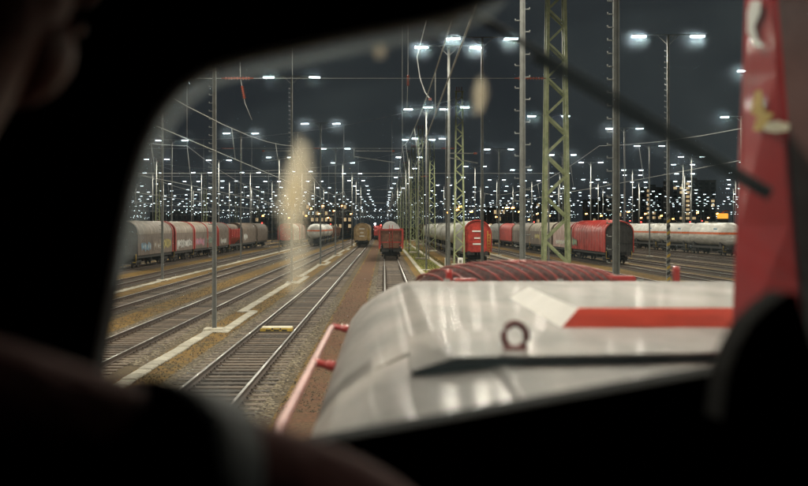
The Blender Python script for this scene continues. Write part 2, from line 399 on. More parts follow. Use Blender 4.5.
b = MB(); b.tube([(0,0,0),(-.13,0,0)], .014, 5); b.tube([(-.13,0,-.01),(-.13,0,.05)], .014, 5); STEP = b.mesh('step_iron', ['steel'])
LIGHT = bpy.data.lights.new('lamp_light', 'AREA'); LIGHT.shape = 'RECTANGLE'; LIGHT.size = .74; LIGHT.size_y = .28
LIGHT.energy = LAMP_W; LIGHT.color = LAMP_COL
def lamp_mast(x, d, detail, steps=False, light=True, label=None, stripes=False, z=0):
    where = ('beyond the grey covered train' if x < -30 else 'just behind the grey covered train' if x < -22 else 'between the left tank wagons and the grey covered train' if x < -12
             else 'further along the slab duct' if x < 0 else 'on the mossy strip among green lattice masts' if x < 8 else 'between the grey barrel wagons and the red covered train' if x < 20
             else 'close in front of the red covered train' if x < 29 else 'between the red covered train and the right tank train' if x < 39 else 'behind the right tank train')
    if d < 8: where = 'beside or behind the locomotive cab'
    lab = label or ('small distant' if d > 330 else 'slim') + ' twin-light lamp mast ' + where
    t = thing('lamp_mast', lab, 'lamp mast', (x, d, z), 0, 'lamp masts of the yard')
    obj('mast', MAST_N if detail else MAST_F, t)
    obj('arm', ARM, t)
    if detail: obj('foundation', BASE, t)
    for sx in (-1, 1):
        h = obj('lamp_head', HEAD, t, (sx*1.62, 0, LH))
        h.rotation_euler.y = rnd.uniform(-.02, .02)
        obj('lens', LENS, h)
        if light:
            l = obj('lamp_light', LIGHT, h, (0, 0, -.09))
    if steps:
        zz = 2.2; k = 0
        while zz < LH - .8:
            o = obj('step_iron', STEP, t, ((-.09+.035*zz/LH) if steps == 1 or k % 2 == 0 else (.09-.035*zz/LH), 0, zz))
            if steps == 2 and k % 2: o.rotation_euler.z = math.pi
            zz += .31; k += 1
    if stripes:
        b = MB()
        for k in range(14):
            zz = .3 + k*.32
            b.add([(-.1,-.09,zz),(.1,-.09,zz+.12),(.1,-.09,zz+.28),(-.1,-.09,zz+.16)], [(0,1,2,3)], k % 2)
        b.build('hazard_stripe', ['yellow', 'blackp'], t)
    return t
def inview(x, d, pad=40):
    if d <= 5: return False
    px = VX + x*F/d; return 95-pad < px < 745+pad
NAMED = {(-6.5, 43): ('galvanised lamp mast whose foot the slab duct steps around, beside the box in the track', 1),
         (-16.2, 82): ('galvanised lamp mast in front of the nearest grey covered wagon', 1),
         (-6.5, 79): ('galvanised lamp mast two along the slab duct from the box in the track', 1),
         (3.8, 30.8): ('thick steel lamp mast with rungs on both sides, beside the big green lattice mast', 2),
         (5.5, 26.6): ('thick steel lamp mast with rungs standing in front of the red tarpaulin wagon', 1),
         (15.7, 62): ('lamp mast with yellow and black hazard stripes at its foot', 1)}
placed = []; SIMPLE = []
def row(x, start, sp, dmax=600, dmin=-70, jit=1.5):
    k = -6
    while True:
        d = start + sp*k; k += 1
        if d < dmin: continue
        if d > dmax: break
        named = NAMED.get((x, round(d, 1)))
        vis = inview(x, d)
        near = math.hypot(x, d) < 75
        if not vis and not near: 
            # lamps just outside the frame still light the ground in it
            if not (d > 0 and inview(x, d, 40 + 12*F/d) and d < 200): continue
        j = 0 if named or d < 130 else jit
        placed.append((x + rnd.uniform(-j, j)*.3, d + rnd.uniform(-j, j), named, vis))
row(-6.5, 43, 36); row(-16.2, 82, 45); row(-25.9, 137, 42)
row(3.8, 30.8, 35); row(5.5, 26.6, 36.2, 140); row(15.7, 62, 45); row(25.9, 120.8, 45); row(34.4, 146, 38); row(46.6, 128, 42); row(51, 190, 40)
for k in range(1, 12): row(-25.9 - 9.7*k, 100 + rnd.uniform(0, 40), 42)
for k in range(1, 15): row(51 + 9.4*k, 100 + rnd.uniform(0, 40), 42)
placed.sort(key=lambda p: p[1])
nv = 0
for (x, d, named, vis) in placed:
    if vis and d > 0: nv += 1
    if nv > 290: SIMPLE.append((x, d)); continue
    lamp_mast(x, d, d < 170, steps=(named[1] if named else 0), light=d < 330, label=named[0] if named else None, stripes=bool(named and x == 15.7))
# the rest of the lamps, down to the horizon
b = MB(); fr = random.Random(5)
X = -330
while X < 470:
    d = 560 + fr.uniform(0, 40)
    while d < 1500:
        if inview(X, d, 0) and fr.random() < .26: SIMPLE.append((X + fr.uniform(-2,2), d + fr.uniform(-5,5)))
        d += 44
    X += 10.5
for (x, d) in SIMPLE:
    z = LH + fr.uniform(-1, 1)
    b.box(x-.07, x+.07, d-.07, d+.07, 0, z, 0)
    b.box(x-1.6, x+1.6, d-.04, d+.04, z, z+.08, 0)
    for sx in (-1, 1): b.box(x+sx*1.62-.37, x+sx*1.62+.37, d-.14, d+.14, z-.09, z, 1)
tag(b.build('distant_lamp_masts', ['steel', 'led']), 'mass of tiny lit lamp masts far off along the horizon', 'lamp masts', kind='stuff')

# ================================================================== LATTICE MASTS
def lattice(x, d, H, w0, w1, near, label, group='green lattice masts'):
    t = thing('lattice_mast', label, 'lattice mast', (x, d, 0), 0, group)
    def W(z): return (w0 + (w1-w0)*z/H)/2
    lw = .13 if near else .10
    legs = []
    for sx in (-1, 1):
        for sy in (-1, 1):
            b = MB(); b.bar((sx*W(0), sy*W(0)*.7, 0), (sx*W(H), sy*W(H)*.7, H), lw, lw); b.build('leg', 'green', t)
    rest = MB(); z = .3; k = 0
    while z < H - .5:
        h = W(z)*2*.95; z2 = min(z + h, H-.1)
        for face in range(4):
            a, c = (-1, 1) if (k + (face > 1)) % 2 else (1, -1)
            if face < 2:
                sy = -1 if face == 0 else 1
                p, q = (a*W(z), sy*W(z)*.7, z), (c*W(z2), sy*W(z2)*.7, z2)
            else:
                sx = -1 if face == 2 else 1
                p, q = (sx*W(z), a*W(z)*.7, z), (sx*W(z2), c*W(z2)*.7, z2)
            if near: bb = MB(); bb.bar(p, q, .03, .085); bb.build('brace', 'green', t)
            else: rest.bar(p, q, .06, .06)
        z = z2; k += 1
    if not near: rest.build('lacing', 'green', t)
    b = MB(); b.cbox(-w0*.75, w0*.75, -w0*.65, w0*.65, -.1, .25, .05); b.build('foundation', 'concrete', t)
    b = MB(); b.box(-W(H)-.15, W(H)+.15, -.06, .06, H-.02, H+.08); b.build('top_bracket', 'green', t)
    for q in (-.25, 0, .25):
        b = MB(); b.tube([(q,0,H+.08),(q,0,H+.5)], .03, 6); b.lathe_x([(0,.0),(.0,.0)], (q,0,H+.3))
        for r_ in range(3): b.tube([(q,0,H+.18+.12*r_),(q,0,H+.23+.12*r_)], .07, 8)
        b.build('insulator', 'insul', t)
    return t
lattice(7.5, 49, 17.4, 1.12, .62, True, 'big pale green lattice mast rising behind the locomotive hood')
lattice(7.5, 112, 17.4, 1.0, .6, True, 'green lattice mast with a white box at its foot, before the red hopper end')
d = 175
while d < 600:
    lattice(7.5, d, 17.4, 1.0, .6, False, 'green lattice mast far along the row beside the grey hopper train'); d += 63
for d in (134, 166, 200, 236, 275, 320, 370, 430, 500):
    lattice(4.35, d, 15.5 if d % 4 else 17, .8, .5, False, 'slim green lattice mast on the mossy strip')
for d in (49, 112, 175, 238, 301, 364, 427):
    lattice(-48, d, 17.4, 1.0, .6, False, 'green lattice mast behind the grey covered train')
# white marker boxes at the mast feet
for (px, py, hh, ww) in ((446, 268, 1.0, .35), (459.5, 266.5, .9, .5)):
    d = 4*F/(py-VY); p = P(px, py, d)
    t = thing('marker_box', 'white post box at the foot of the green lattice mast' if ww > .4 else 'white marker post beside the green strip', 'marker', (p.x, d-1.2, 0))
    b = MB(); b.cbox(-ww/2, ww/2, -.12, .12, 0, hh, .03); b.build('body', 'whitep', t)
    b = MB(); b.box(-ww/4, ww/4, -.125, -.121, hh*.45, hh*.75); b.build('plate', 'greyhop', t)

# ================================================================== OVERHEAD LINES
def span_line(tx, cz, label):
    t = thing('overhead_line', label, 'overhead line', (tx, 0, 0), 0, 'overhead lines above the tracks')
    b = MB(); pts = []; st = []
    ys = [-14, 49, 112, 175, 238, 301, 364, 427, 490]
    for i, y in enumerate(ys): pts.append(((.25 if i % 2 else -.25), y, cz))
    b.tube(pts, .009, 5); b.build('contact_wire', 'wire', t)
    b = MB(); mp = []
    for i in range(len(ys)-1):
        for k in range(12):
            u = k/12; mp.append((0, ys[i]+(ys[i+1]-ys[i])*u, cz+1.75-1.1*4*u*(1-u)))
    b.tube(mp, .009, 5); b.build('messenger_wire', 'wire', t)
    for i in range(0, 4):
        for u in (.12, .31, .5, .69, .88):
            y = ys[i]+(ys[i+1]-ys[i])*u; b = MB()
            x = (pts[i][0]*(1-u)+pts[i+1][0]*u)
            b.tube([(x, y, cz), (0, y, cz+1.75-1.1*4*u*(1-u))], .006, 4); b.build('dropper', 'wire', t)
    return t
names = {.8: 'locomotive track', -4.0: 'empty left track with the box', -8.6: 'second track on the left', -13.2: 'track of the white tank wagon',
         -18.0: 'track before the grey covered train', 9.4: 'grey hopper train'}
for tx, nm in names.items(): span_line(tx, 5.75, 'thin contact and carrier wires running above the ' + nm)
def cross_span(d, zl, zu, detail):
    t = thing('cross_span', 'wires stretched across the tracks between lattice masts, %s' % ('nearest the locomotive' if d < 60 else 'at the white marker box' if d < 120 else 'far down the yard'), 'cross span', (0, d, 0), 0, 'cross spans')
    x0, x1 = -48, 7.5
    b = MB(); b.tube([(x0, 0, zl), (x1, 0, zl)], .011, 5); b.build('lower_wire', 'wire', t)
    b = MB(); pts = [(x0+(x1-x0)*k/16, 0, zu-4.2*4*(k/16)*(1-k/16)) for k in range(17)]
    b.tube(pts, .011, 5); b.build('upper_wire', 'wire', t)
    b = MB(); b.tube([(x0, 0, 6.3), (x1, 0, 6.3)], .009, 5); b.build('steady_wire', 'wire', t)
    for tx in (.8, -4.0, -8.6, -13.2, -18.0, -23.2):
        u = (tx-x0)/(x1-x0); b = MB()
        b.tube([(tx, 0, zu-4.2*4*u*(1-u)), (tx, 0, 7.5)], .008, 4); b.tube([(tx, 0, 7.5), (tx+.2, 0, 5.75)], .008, 4)
        b.build('hanger', 'wire', t)
    for x in ((-6.4, 6.4, -15.6) if detail else (6.4,)):
        b = MB(); b.tube([(x-.7,0,zl),(x+.7,0,zl)], .028, 6)
        for k in range(9): b.tube([(x-.5+.125*k-.02,0,zl),(x-.5+.125*k+.02,0,zl)], .07, 8)
        b.build('insulator', 'insul', t)
cross_span(49, 10.45, 16.8, True); cross_span(112, 11.75, 16.8, True)
for d in (175, 238, 301): cross_span(d, 11.75, 16.8, False)
def stay(x0, x1, d, za, zb0, zb1, label):
    t = thing('registration_arm', label, 'registration arm', ((x0+x1)/2, d, za))
    c = (x0+x1)/2
    b = MB(); b.tube([(x0-c,0,0),(x1-c,0,0)], .045, 6); b.build('upper_tube', 'steel', t)
    b = MB(); b.tube([(x0-c,0,zb0-za),(x1-c+.3,0,zb1-za)], .045, 6); b.build('lower_tube', 'steel', t)
    b = MB(); b.tube([(x0-c,0,.2),(x0-c,0,zb0-za-.2)], .05, 6); b.build('end_post', 'steel', t)
    b = MB(); b.tube([(x1-c,0,0),(x1-c+.25,0,.0)], .07, 8); b.build('insulator', 'insul', t)
stay(-3.0, .8, 112.3, 11.5, 10.95, 10.35, 'pale tube arms hanging in the cross span over the locomotive track')
stay(-8.4, -12.2, 112.3, 11.5, 10.95, 10.5, 'pale tube arms hanging in the cross span over the second left track')
stay(4.6, 6.4, 80.3, 9.2, 8.9, 8.5, 'short pale tube arm on the pole beside the green lattice masts')
def string(pts, ins, d, label):
    t = thing('hanging_insulator', label, 'insulator', pts[0])
    o = Vector(pts[0]); b = MB(); b.tube([Vector(p)-o for p in pts], .012, 5); b.build('wire', 'wire', t)
    a, c = Vector(ins[0])-o, Vector(ins[1])-o; b = MB(); b.tube([a, c], .03, 6)
    n = 6
    for k in range(n):
        p = a+(c-a)*((k+.3)/n); q = a+(c-a)*((k+.6)/n); b.tube([p, q], .075, 8)
    b.build('insulator_discs', 'insul', t)
string([P(408,10,49.2), P(408,75,49.2), P(407,108,49.2)], [P(408,75,49.2), P(408,86,49.2)], 49, 'red brown insulator hanging on a wire over the locomotive track')
string([P(240,62,49.2), P(240.5,78,49.2), P(245,103,49.2), P(252,120,49.2)], [P(242,86,49.2), P(244.5,99,49.2)], 49, 'red brown insulator on a slanting wire over the second left track')
b = MB(); pts = [P(427,18,47), P(417,57,47), P(420,78,46), P(425,92,45), P(430,99,44)]
jc = thing('jumper_cable', 'pale looped cable hanging beside the red insulator', 'cable', pts[0])
b.tube([p-pts[0] for p in pts], .02, 6); b.build('cable', 'whitep', jc)
b = MB(); q = pts[-1]-pts[0]; b.box(q.x-.06,q.x+.06,q.y-.04,q.y+.04,q.z-.06,q.z+.04); b.build('clamp', 'insul', jc)

# ================================================================== WAGONS
def wheelset_mesh():
    b = MB(); b.tube([(-.75,0,0),(.75,0,0)], .08, 8)
    for s in (-1, 1):
        b.lathe_x([(s*.66,.0),(s*.66,.47),(s*.7,.47),(s*.705,.43),(s*.80,.425),(s*.81,.36),(s*.74,.34),(s*.74,.15),(s*.82,.12),(s*.82,0)], (0,0,0), 16)
    return b.mesh('wheelset', ['wheel'])
WHEELSET = wheelset_mesh()
def bogie_mesh():
    b = MB()
    for s in (-1, 1):
        x = s*.98
        b.box(x-.06,x+.06,-1.25,1.25,.52,.72); b.box(x-.07,x+.07,-1.1,-.7,.3,.6); b.box(x-.07,x+.07,.7,1.1,.3,.6)
        for y in (-.2,.2): b.tube([(x,y,.3),(x,y,.6)], .09, 8)
        b.box(x-.07,x+.07,-.4,.4,.26,.34)
    b.box(-.95,.95,-.25,.25,.55,.8)
    for y in (-1.25, 1.25): b.box(-.95,.95,y-.06,y+.06,.55,.68)
    return b.mesh('bogie', ['under'])
BOGIE = bogie_mesh()
b = MB(); b.tube([(0,0,0),(0,.45,0)], .11, 10); b.tube([(0,-.03,0),(0,.03,0)], .22, 12); BUFFER = b.mesh('buffer', ['under'])
def arch(hw, z0, zs, zt, n=10, r=None):
    """closed profile: flat bottom, straight sides, rounded roof"""
    pr = [(-hw, z0)]
    for k in range(n*2+1):
        a = math.pi - math.pi*k/(2*n); pr.append((hw*math.cos(a), zs + (zt-zs)*math.sin(a)**.85 if math.sin(a) > 0 else zs))
    pr.append((hw, z0)); return pr
def running_gear(t, L, hw=1.3, bog=True):
    b = MB()
    for s in (-1, 1): b.box(s*1.2-.09, s*1.2+.09, .35, L-.35, .88, 1.16)
    b.box(-.25,.25,.35,L-.35,.85,1.1)
    for y in (.35, L-.45): b.box(-1.3,1.3,y,y+.1,.85,1.2)
    k = 3.0
    while k < L-3: b.box(-1.2,1.2,k,k+.12,.9,1.1); k += 2.2
    b.box(-.5,.3,L*.45,L*.45+1.1,.45,.88); b.tube([(.6,L*.5,.65),(.6,L*.5+1.2,.65)], .18, 8)
    b.build('underframe', 'under', t)
    for y in (2.3, L-2.3):
        g = obj('bogie', BOGIE, t, (0, y, 0))
        for q in (-.9, .9): obj('wheelset', WHEELSET, g, (0, q, .46))
    for y, rz in ((.0, 0), (L, math.pi)):
        for s in (-1, 1):
            o = obj('buffer', BUFFER, t, (s*.875, y-(.12 if rz == 0 else -.12), 1.05)); o.rotation_euler.z = rz
        b = MB(); yy = y - .1 if rz == 0 else y+.1
        b.tube([(0,y,1.03),(0,yy-.1 if rz == 0 else yy+.1,1.0),(0,yy,.62)], .045, 6); b.build('coupling', 'under', t)
    for s in (-1, 1):
        b = MB(); b.tube([(s*1.28,.2,.55),(s*1.28,.2,1.3)], .02, 4); b.tube([(s*.95,.2,.55),(s*1.28,.2,.55)], .02, 4); b.build('step', 'yellow', t)
def graffiti(t, x, y0, y1, z0, z1, mt, seed, side):
    q = random.Random(seed); b = MB(); n = max(3, int((y1-y0)/.7)); yy = y0
    for k in range(n):
        w_ = (y1-y0)/n; cy = yy + w_*.5; yy += w_; hz = (z1-z0)/2*q.uniform(.6,1); cz = (z0+z1)/2 + q.uniform(-.1,.1); m = 9
        ring = [(x, cy + w_*.62*q.uniform(.6,1)*math.cos(2*math.pi*i/m), cz + hz*q.uniform(.55,1)*math.sin(2*math.pi*i/m)) for i in range(m)]
        ring2 = [(x + side*.004, cy+(p[1]-cy)*.45, cz+(p[2]-cz)*.5) for p in ring]
        f = list(range(m)); b.add(ring, [tuple(f)], 0); b.add(ring2, [tuple(f)], 1 if q.random() < .6 else 0)
    b.build('graffiti', [mt, q.choice(['gwhite', 'blackp', 'gyell', 'gblue'])], t)
def covered(x, d, L, cover, end, hoop, label, group, corr=.03, zt=4.25, zs=3.05, graf=(), side=1, endcat='plain', hoops=(0, 1), sidem=None):
    t = thing('covered_wagon', label, 'wagon', (x, d, RZ), 0, group)
    running_gear(t, L)
    hw = 1.4; pr = arch(hw, 1.16, zs, zt)
    b = MB(); ys = []; n = int((L-.5)/.17); y0, y1 = .3, L-.3
    vs = []; fs = []; m = len(pr)
    for j in range(n+1):
        y = y0+(y1-y0)*j/n; k = 1 + (corr/1.4)*((1 if j % 3 == 0 else 0) if cover != 'redtarp' else max(0, math.cos(2*math.pi*y/1.5))**2)
        for (px_, pz) in pr: vs.append((px_*k, y, 1.16+(pz-1.16)*k))
    for j in range(n):
        for k in range(m-1): fs.append((j*m+k, (j+1)*m+k, (j+1)*m+k+1, j*m+k+1))
    b.add(vs, fs, 0, True)
    sidem = sidem or {'greycover': 'rustside', 'beige': 'rustside', 'pink': 'pink', 'brown': 'brown'}.get(cover, cover)
    b.mi = [1 if (vs[f[0]][2]+vs[f[3]][2])/2 < zs-.15 else 0 for f in fs]; b.build('cover', [cover, sidem], t)
    for y in (.3, L-.3):
        b = MB(); b.prof([(a*.985, 1.16+(c-1.16)*.985) for a, c in pr], y-.04, y+.04); e = b.build('end_wall', end, t)
        yo = y-.07 if y < 1 else y+.07
        for xx in (-.85,-.3,.3,.85):
            b = MB(); b.box(xx-.05,xx+.05,yo-.03,yo+.03,1.2,3.5 if abs(xx) < .5 else 3.1); b.build('stiffener', end, e)
        b = MB(); b.box(-1.3,1.3,yo-.035,yo+.035,2.1,2.2); b.build('cross_beam', end, e)
        if endcat == 'plates':
            for (zz, ww) in ((1.9,.45),(2.5,.3),(3.2,.5)):
                b = MB(); b.box(-ww,ww,yo-.05,yo-.037,zz,zz+.14); b.build('plate', 'whitep', e)
            for s in (-1, 1):
                b = MB(); b.tube([(s*1.05,yo-.1,1.2),(s*1.05,yo-.1,3.3)], .03, 5); b.tube([(s*1.3,yo-.1,1.2),(s*1.3,yo-.1,3.0)], .03, 5)
                for q in range(6): b.tube([(s*1.05,yo-.1,1.4+.3*q),(s*1.3,yo-.1,1.4+.3*q)], .02, 4)
                b.build('ladder', 'yellow' if s > 0 else end, e)
    for hq in hoops:
        y = .3 + (L-.6)*hq; b = MB(); out = [(a*1.045, 1.16+(c-1.16)*1.025) for a, c in pr]; mm = len(out)
        vs = [(a, y+o, c) for o in (-.22, .22) for a, c in out] + [(a*.95, y+o, c*.97+.03) for o in (-.22, .22) for a, c in out]
        fs = []
        for k in range(mm-1):
            fs += [(k, k+1, mm+k+1, mm+k), (k, 2*mm+k, 2*mm+k+1, k+1), (mm+k, mm+k+1, 3*mm+k+1, 3*mm+k)]
        b.add(vs, fs, 0, False); b.build('hoop', hoop, t)
    for i, (a, c, z0, z1, mt) in enumerate(graf): graffiti(t, side*(hw+corr+.012), a*L, c*L, z0, z1, mt, int(x*10+d+i), side)
    return t
def tank(x, d, L, body, label, group, band='orange', r=1.42, zc=2.78, mark=False):
    t = thing('tank_wagon', label, 'wagon', (x, d, RZ), 0, group)
    running_gear(t, L)
    b = MB(); n = 24; prof_ = [(.75,.0),(.78,.45),(.9,.9),(1.15,1.22),(1.5,r),(2.2,r)]
    prof_ = prof_ + [(L-y, q) for y, q in prof_[::-1]]
    vs = [(q*math.cos(2*math.pi*k/n), y, zc+q*math.sin(2*math.pi*k/n)) for y, q in prof_ for k in range(n)]
    fs = [(i*n+k, i*n+(k+1)%n, (i+1)*n+(k+1)%n, (i+1)*n+k) for i in range(len(prof_)-1) for k in range(n)]
    b.add(vs, fs, 0, True); b.build('barrel', body, t)
    if band:
        b = MB(); h = .14
        for s in (-1, 1):
            b.add([(s*math.sqrt((r+.012)**2-z*z), y, zc+.12+z) for y in (1.5, L-1.5) for z in (-h, 0, h)], [(0,1,4,3),(1,2,5,4)])
        for yy, sg in ((0, 1), (L, -1)):
            pts = [(.73,.0),(.76,.47),(.88,.92),(1.13,1.24),(1.5,r+.012)]
            for s in (-1, 1):
                vs = []
                for y, q in pts: vs += [(s*q, yy+sg*y-sg*.03, zc+.12-h), (s*q, yy+sg*y-sg*.03, zc+.12+h)]
                b.add(vs, [(2*k, 2*k+1, 2*k+3, 2*k+2) for k in range(4)])
        b.build('stripe', band, t)
    for y in (2.3, L-2.3):
        b = MB(); b.box(-1.1,1.1,y-.35,y+.35,1.1,1.75); b.build('saddle', 'under', t)
    for y in (L*.25, L*.5, L*.75):
        b = MB(); ring = [((r+.02)*math.cos(2*math.pi*k/n), (r+.02)*math.sin(2*math.pi*k/n)) for k in range(n)]
        b.add([(a, y+o, zc+c) for o in (-.03,.03) for a, c in ring], [(k, (k+1)%n, n+(k+1)%n, n+k) for k in range(n)], 0, True); b.build('seam_band', body, t)
    b = MB(); b.box(-.35,.35,L*.4,L*.6,zc+r+.04,zc+r+.08); b.tube([(0,L*.5,zc+r),(0,L*.5,zc+r+.14)], .3, 12); b.build('dome_walkway', 'steel', t)
    b = MB()
    for q in (-.2, .2): b.tube([(r*.8, L*.5+q, 1.1), (r+.07, L*.5+q, zc), (.4, L*.5+q, zc+r+.06)], .025, 4)
    for k in range(7): b.tube([(r*.8+.1, L*.5-.2, 1.2+.25*k), (r*.8+.1, L*.5+.2, 1.2+.25*k)], .02, 4)
    b.build('ladder', 'steel', t)
    b = MB(); b.add([(-.3,.7,zc-.5),(.3,.7,zc-.5),(0,.7,zc-.05)], [(0,1,2)]); b.build('hazard_plate', 'whitep', t)
    if mark:
        for s in (-1, 1):
            b = MB(); b.add([(s*(r+.02)*math.cos(.45), y, zc+(r+.02)*math.sin(.45)+o) for y in (2.6, 4.2) for o in (-.12,.12)], [(0,1,3,2)]); b.build('mark', 'gblue', t)
    return t
def hopper(x, d, L, body, roof, end, label, group, zt=4.1):
    t = thing('hopper_wagon', label, 'wagon', (x, d, RZ), 0, group)
    running_gear(t, L)
    b = MB(); b.prof([(-.5,1.1),(-1.42,2.1),(-1.42,3.35),(1.42,3.35),(1.42,2.1),(.5,1.1)], .9, L-.9); b.build('body', body, t)
    b = MB(); b.prof(arch(1.0, 3.33, 3.4, zt), 1.0, L-1.0, smooth=False); b.build('roof', roof, t)
    for k in range(int(L/1.3)):
        for s in (-1, 1):
            b = MB(); b.box(s*1.45-.05, s*1.45+.05, 1.2+1.3*k, 1.3+1.3*k, 2.1, 3.3); b.build('rib', body, t)
    for y in (.45, L-.45):
        for s in (-1, 1):
            b = MB(); b.box(s*1.3-.1,s*1.3+.1,y-.08,y+.08,1.15,3.5); b.build('end_post', end, t)
        b = MB(); b.box(-1.2,1.2,y-.06,y+.06,3.3,3.46); b.box(-1.2,1.2,y-.05,y+.05,1.9,2.0); b.build('end_beam', end, t)
        b = MB(); b.box(-1.35,1.35,y-.1,y+.35,1.15,1.22); b.build('platform', 'under', t)
        b = MB(); b.box(-.9,.9,y-.07,y-.04,1.3,1.85); b.build('end_plate', 'rust', t)
        b = MB()
        for q in (-.18, .18): b.tube([(q,y-.1,1.2),(q,y-.1,3.9)], .025, 4)
        for k in range(8): b.tube([(-.18,y-.1,1.4+.3*k),(.18,y-.1,1.4+.3*k)], .02, 4)
        b.build('ladder', end, t)
    return t
GL = 'wagons of the grey covered train'
covered(-23.2, 99, 17.0, 'greycover', 'blackend', 'red', 'grey covered wagon with blue graffiti, last of its train', GL, .02, side=1, graf=((.1,.35,1.3,2.5,'gblue'),(.4,.62,1.3,2.6,'greycover'),(.66,.92,1.3,2.7,'gyell')), hoops=(1,))
covered(-23.2, 117, 11.5, 'greycover', 'red', 'red', 'short grey covered wagon with pale graffiti between red hoops', GL, .02, graf=((.1,.9,1.25,2.5,'gwhite'),))
covered(-23.2, 129, 17.5, 'greycover', 'red', 'red', 'long grey covered wagon with a third red hoop in its middle', GL, .02, graf=((.05,.4,1.3,2.6,'gpink'),(.5,.9,1.4,2.6,'ggreen')), hoops=(0,.55,1))
covered(-23.2, 147.5, 10.5, 'brown', 'red', 'red', 'brown covered wagon behind the grey ones, red hoop at each end', GL, .02, graf=((.2,.7,1.3,2.3,'gwhite'),))
hopper(-23.2, 159, 12.5, 'red', 'brown', 'red', 'red hopper wagon with brown roof in the grey covered train', GL)
covered(-23.2, 172.5, 19, 'brown', 'brown', 'brown', 'dark brown covered wagon with a white graffiti patch', GL, .02, graf=((.1,.35,1.3,2.9,'gwhite'),))
covered(-23.2, 193, 17, 'brown', 'brown', 'brown', 'dark brown covered wagon beyond the one with the white patch', GL, .02)
covered(-18.0, 205, 15, 'white', 'red', 'red', 'white covered wagon with bright red end wall', 'wagons left of the white tank', .01)
covered(-18.0, 221, 15, 'pink', 'red', 'red', 'pale pink covered wagon behind the red-ended white one', 'wagons left of the white tank', .02)
GT = 'wagons of the left tank train'
tank(-13.2, 212, 15.5, 'white', 'white tank wagon with orange stripe, its round end towards the locomotive', GT, mark=False)
tank(-13.2, 228.5, 15.5, 'white', 'white tank wagon coupled behind the round-ended orange striped one', GT)
tank(-13.2, 245, 15.5, 'white', 'white tank wagon, third in the left tank train', GT)
for k in range(3): hopper(-13.2, 261.5+14*k, 13, 'rust', 'brown', 'rust', 'rusty brown hopper wagon behind the left tank wagons', GT, zt=3.9)
GA = 'wagons on the left track'
covered(-4.0, 203, 15, 'tan', 'tan', 'tan', 'tan covered wagon with arched end standing on the empty left track', GA, .01, endcat='plates')
covered(-4.0, 219, 15, 'brown', 'brown', 'brown', 'brown covered wagon hidden behind the tan arched wagon', GA, .01)
GO = 'wagons ahead of the locomotive'
hopper(.8, 127, 15, 'rust', 'silver', 'red', 'hopper wagon with silver arched roof and red end frame ahead of the locomotive', GO, zt=4.2)
hopper(.8, 143, 15, 'red', 'silver', 'red', 'red hopper wagon coupled behind the silver-roofed one', GO, zt=4.4)
GF = 'wagons of the grey hopper train'
covered(9.4, 113, 14.5, 'greyhop', 'red', 'red', 'grey covered hopper with bright red end wall and white plates', GF, .01, endcat='plates', zt=4.35, zs=2.7, hoops=(0,))
for k in range(7): 
    tank(9.4, 129+15.2*k, 14.5, 'greyhop', 'grey barrel wagon behind the red-ended hopper beside the lattice masts', GF, band=None)
GR = 'wagons of the red covered train'
covered(23.5, 112, 20, 'redtarp', 'blackend', 'red', 'red ribbed tarpaulin wagon with black end wall', GR, .085, side=-1, graf=((.8,.97,1.25,2.6,'ggreen'),), hoops=(0,.02,.98), sidem='redtarp')
covered(23.5, 133, 14, 'pink', 'greycover', 'red', 'faded pink covered wagon behind the red tarpaulin one', GR, .02, side=-1, graf=((.1,.8,1.3,2.2,'gwhite'),), hoops=(0,))
covered(23.5, 148, 22, 'beige', 'greycover', 'greycover', 'beige covered wagon with peeling side behind the green lattice mast', GR, .015, side=-1, graf=((.05,.35,1.9,3,'gwhite'),(.5,.75,1.7,2.8,'gyell')), hoops=(0,.5))
covered(23.5, 171, 22, 'greycover', 'greycover', 'greycover', 'pale grey covered wagon with a white rounded end', GR, .015, side=-1, hoops=(1,))
covered(23.5, 194, 20, 'red', 'red', 'red', 'all red covered hopper at the far part of the red covered train', GR, .01, side=-1, sidem='red')
covered(23.5, 215, 20, 'greyhop', 'greyhop', 'greyhop', 'dark grey wagon with black and white graffiti along its top', GR, .01, side=-1, graf=((0,.9,2.7,3.6,'gwhite'),))
for k, lb in enumerate(('white tank wagon with orange stripe and blue marks, end of the right tank train', 'second white tank wagon of the right tank train', 'third white tank wagon of the right tank train', 'fourth white tank wagon of the right tank train', 'fifth white tank wagon, partly behind the red tarpaulin wagon')):
    tank(44.0, 141+17.6*k, 17, 'white', lb, 'wagons of the right tank train', mark=True, r=1.5, zc=2.72)
FB = 'far wagons standing in the yard'
for (x, d0, n, kind) in ((-32.8, 150, 5, 0), (-43, 190, 6, 1), (-38, 260, 5, 2), (-53, 240, 6, 0), (18.1, 262, 4, 1), (36.8, 262, 5, 0), (27.9, 300, 4, 2), (13.2, 330, 4, 0)):
    for k in range(n):
        nm = {-32.8: 'behind the grey covered train', -43.0: 'two tracks behind the grey covered train', -38: 'beyond the brown covered wagons', -53: 'in the farthest row on the left',
              18.1: 'far off between the grey hoppers and the red train', 36.8: 'between the red train and the right tanks', 27.9: 'far behind the red covered train', 13.2: 'at the far end of the lattice mast row'}[x]
        if kind == 0: covered(x, d0+18*k, 17, 'brown', 'brown', 'red', 'brown covered wagon ' + nm, FB, .02)
        elif kind == 1: covered(x, d0+18*k, 17, 'greyhop', 'red', 'greyhop', 'grey covered wagon with red end ' + nm, FB, .02)
        else: tank(x, d0+18*k, 17, 'white', 'white tank wagon ' + nm, FB)

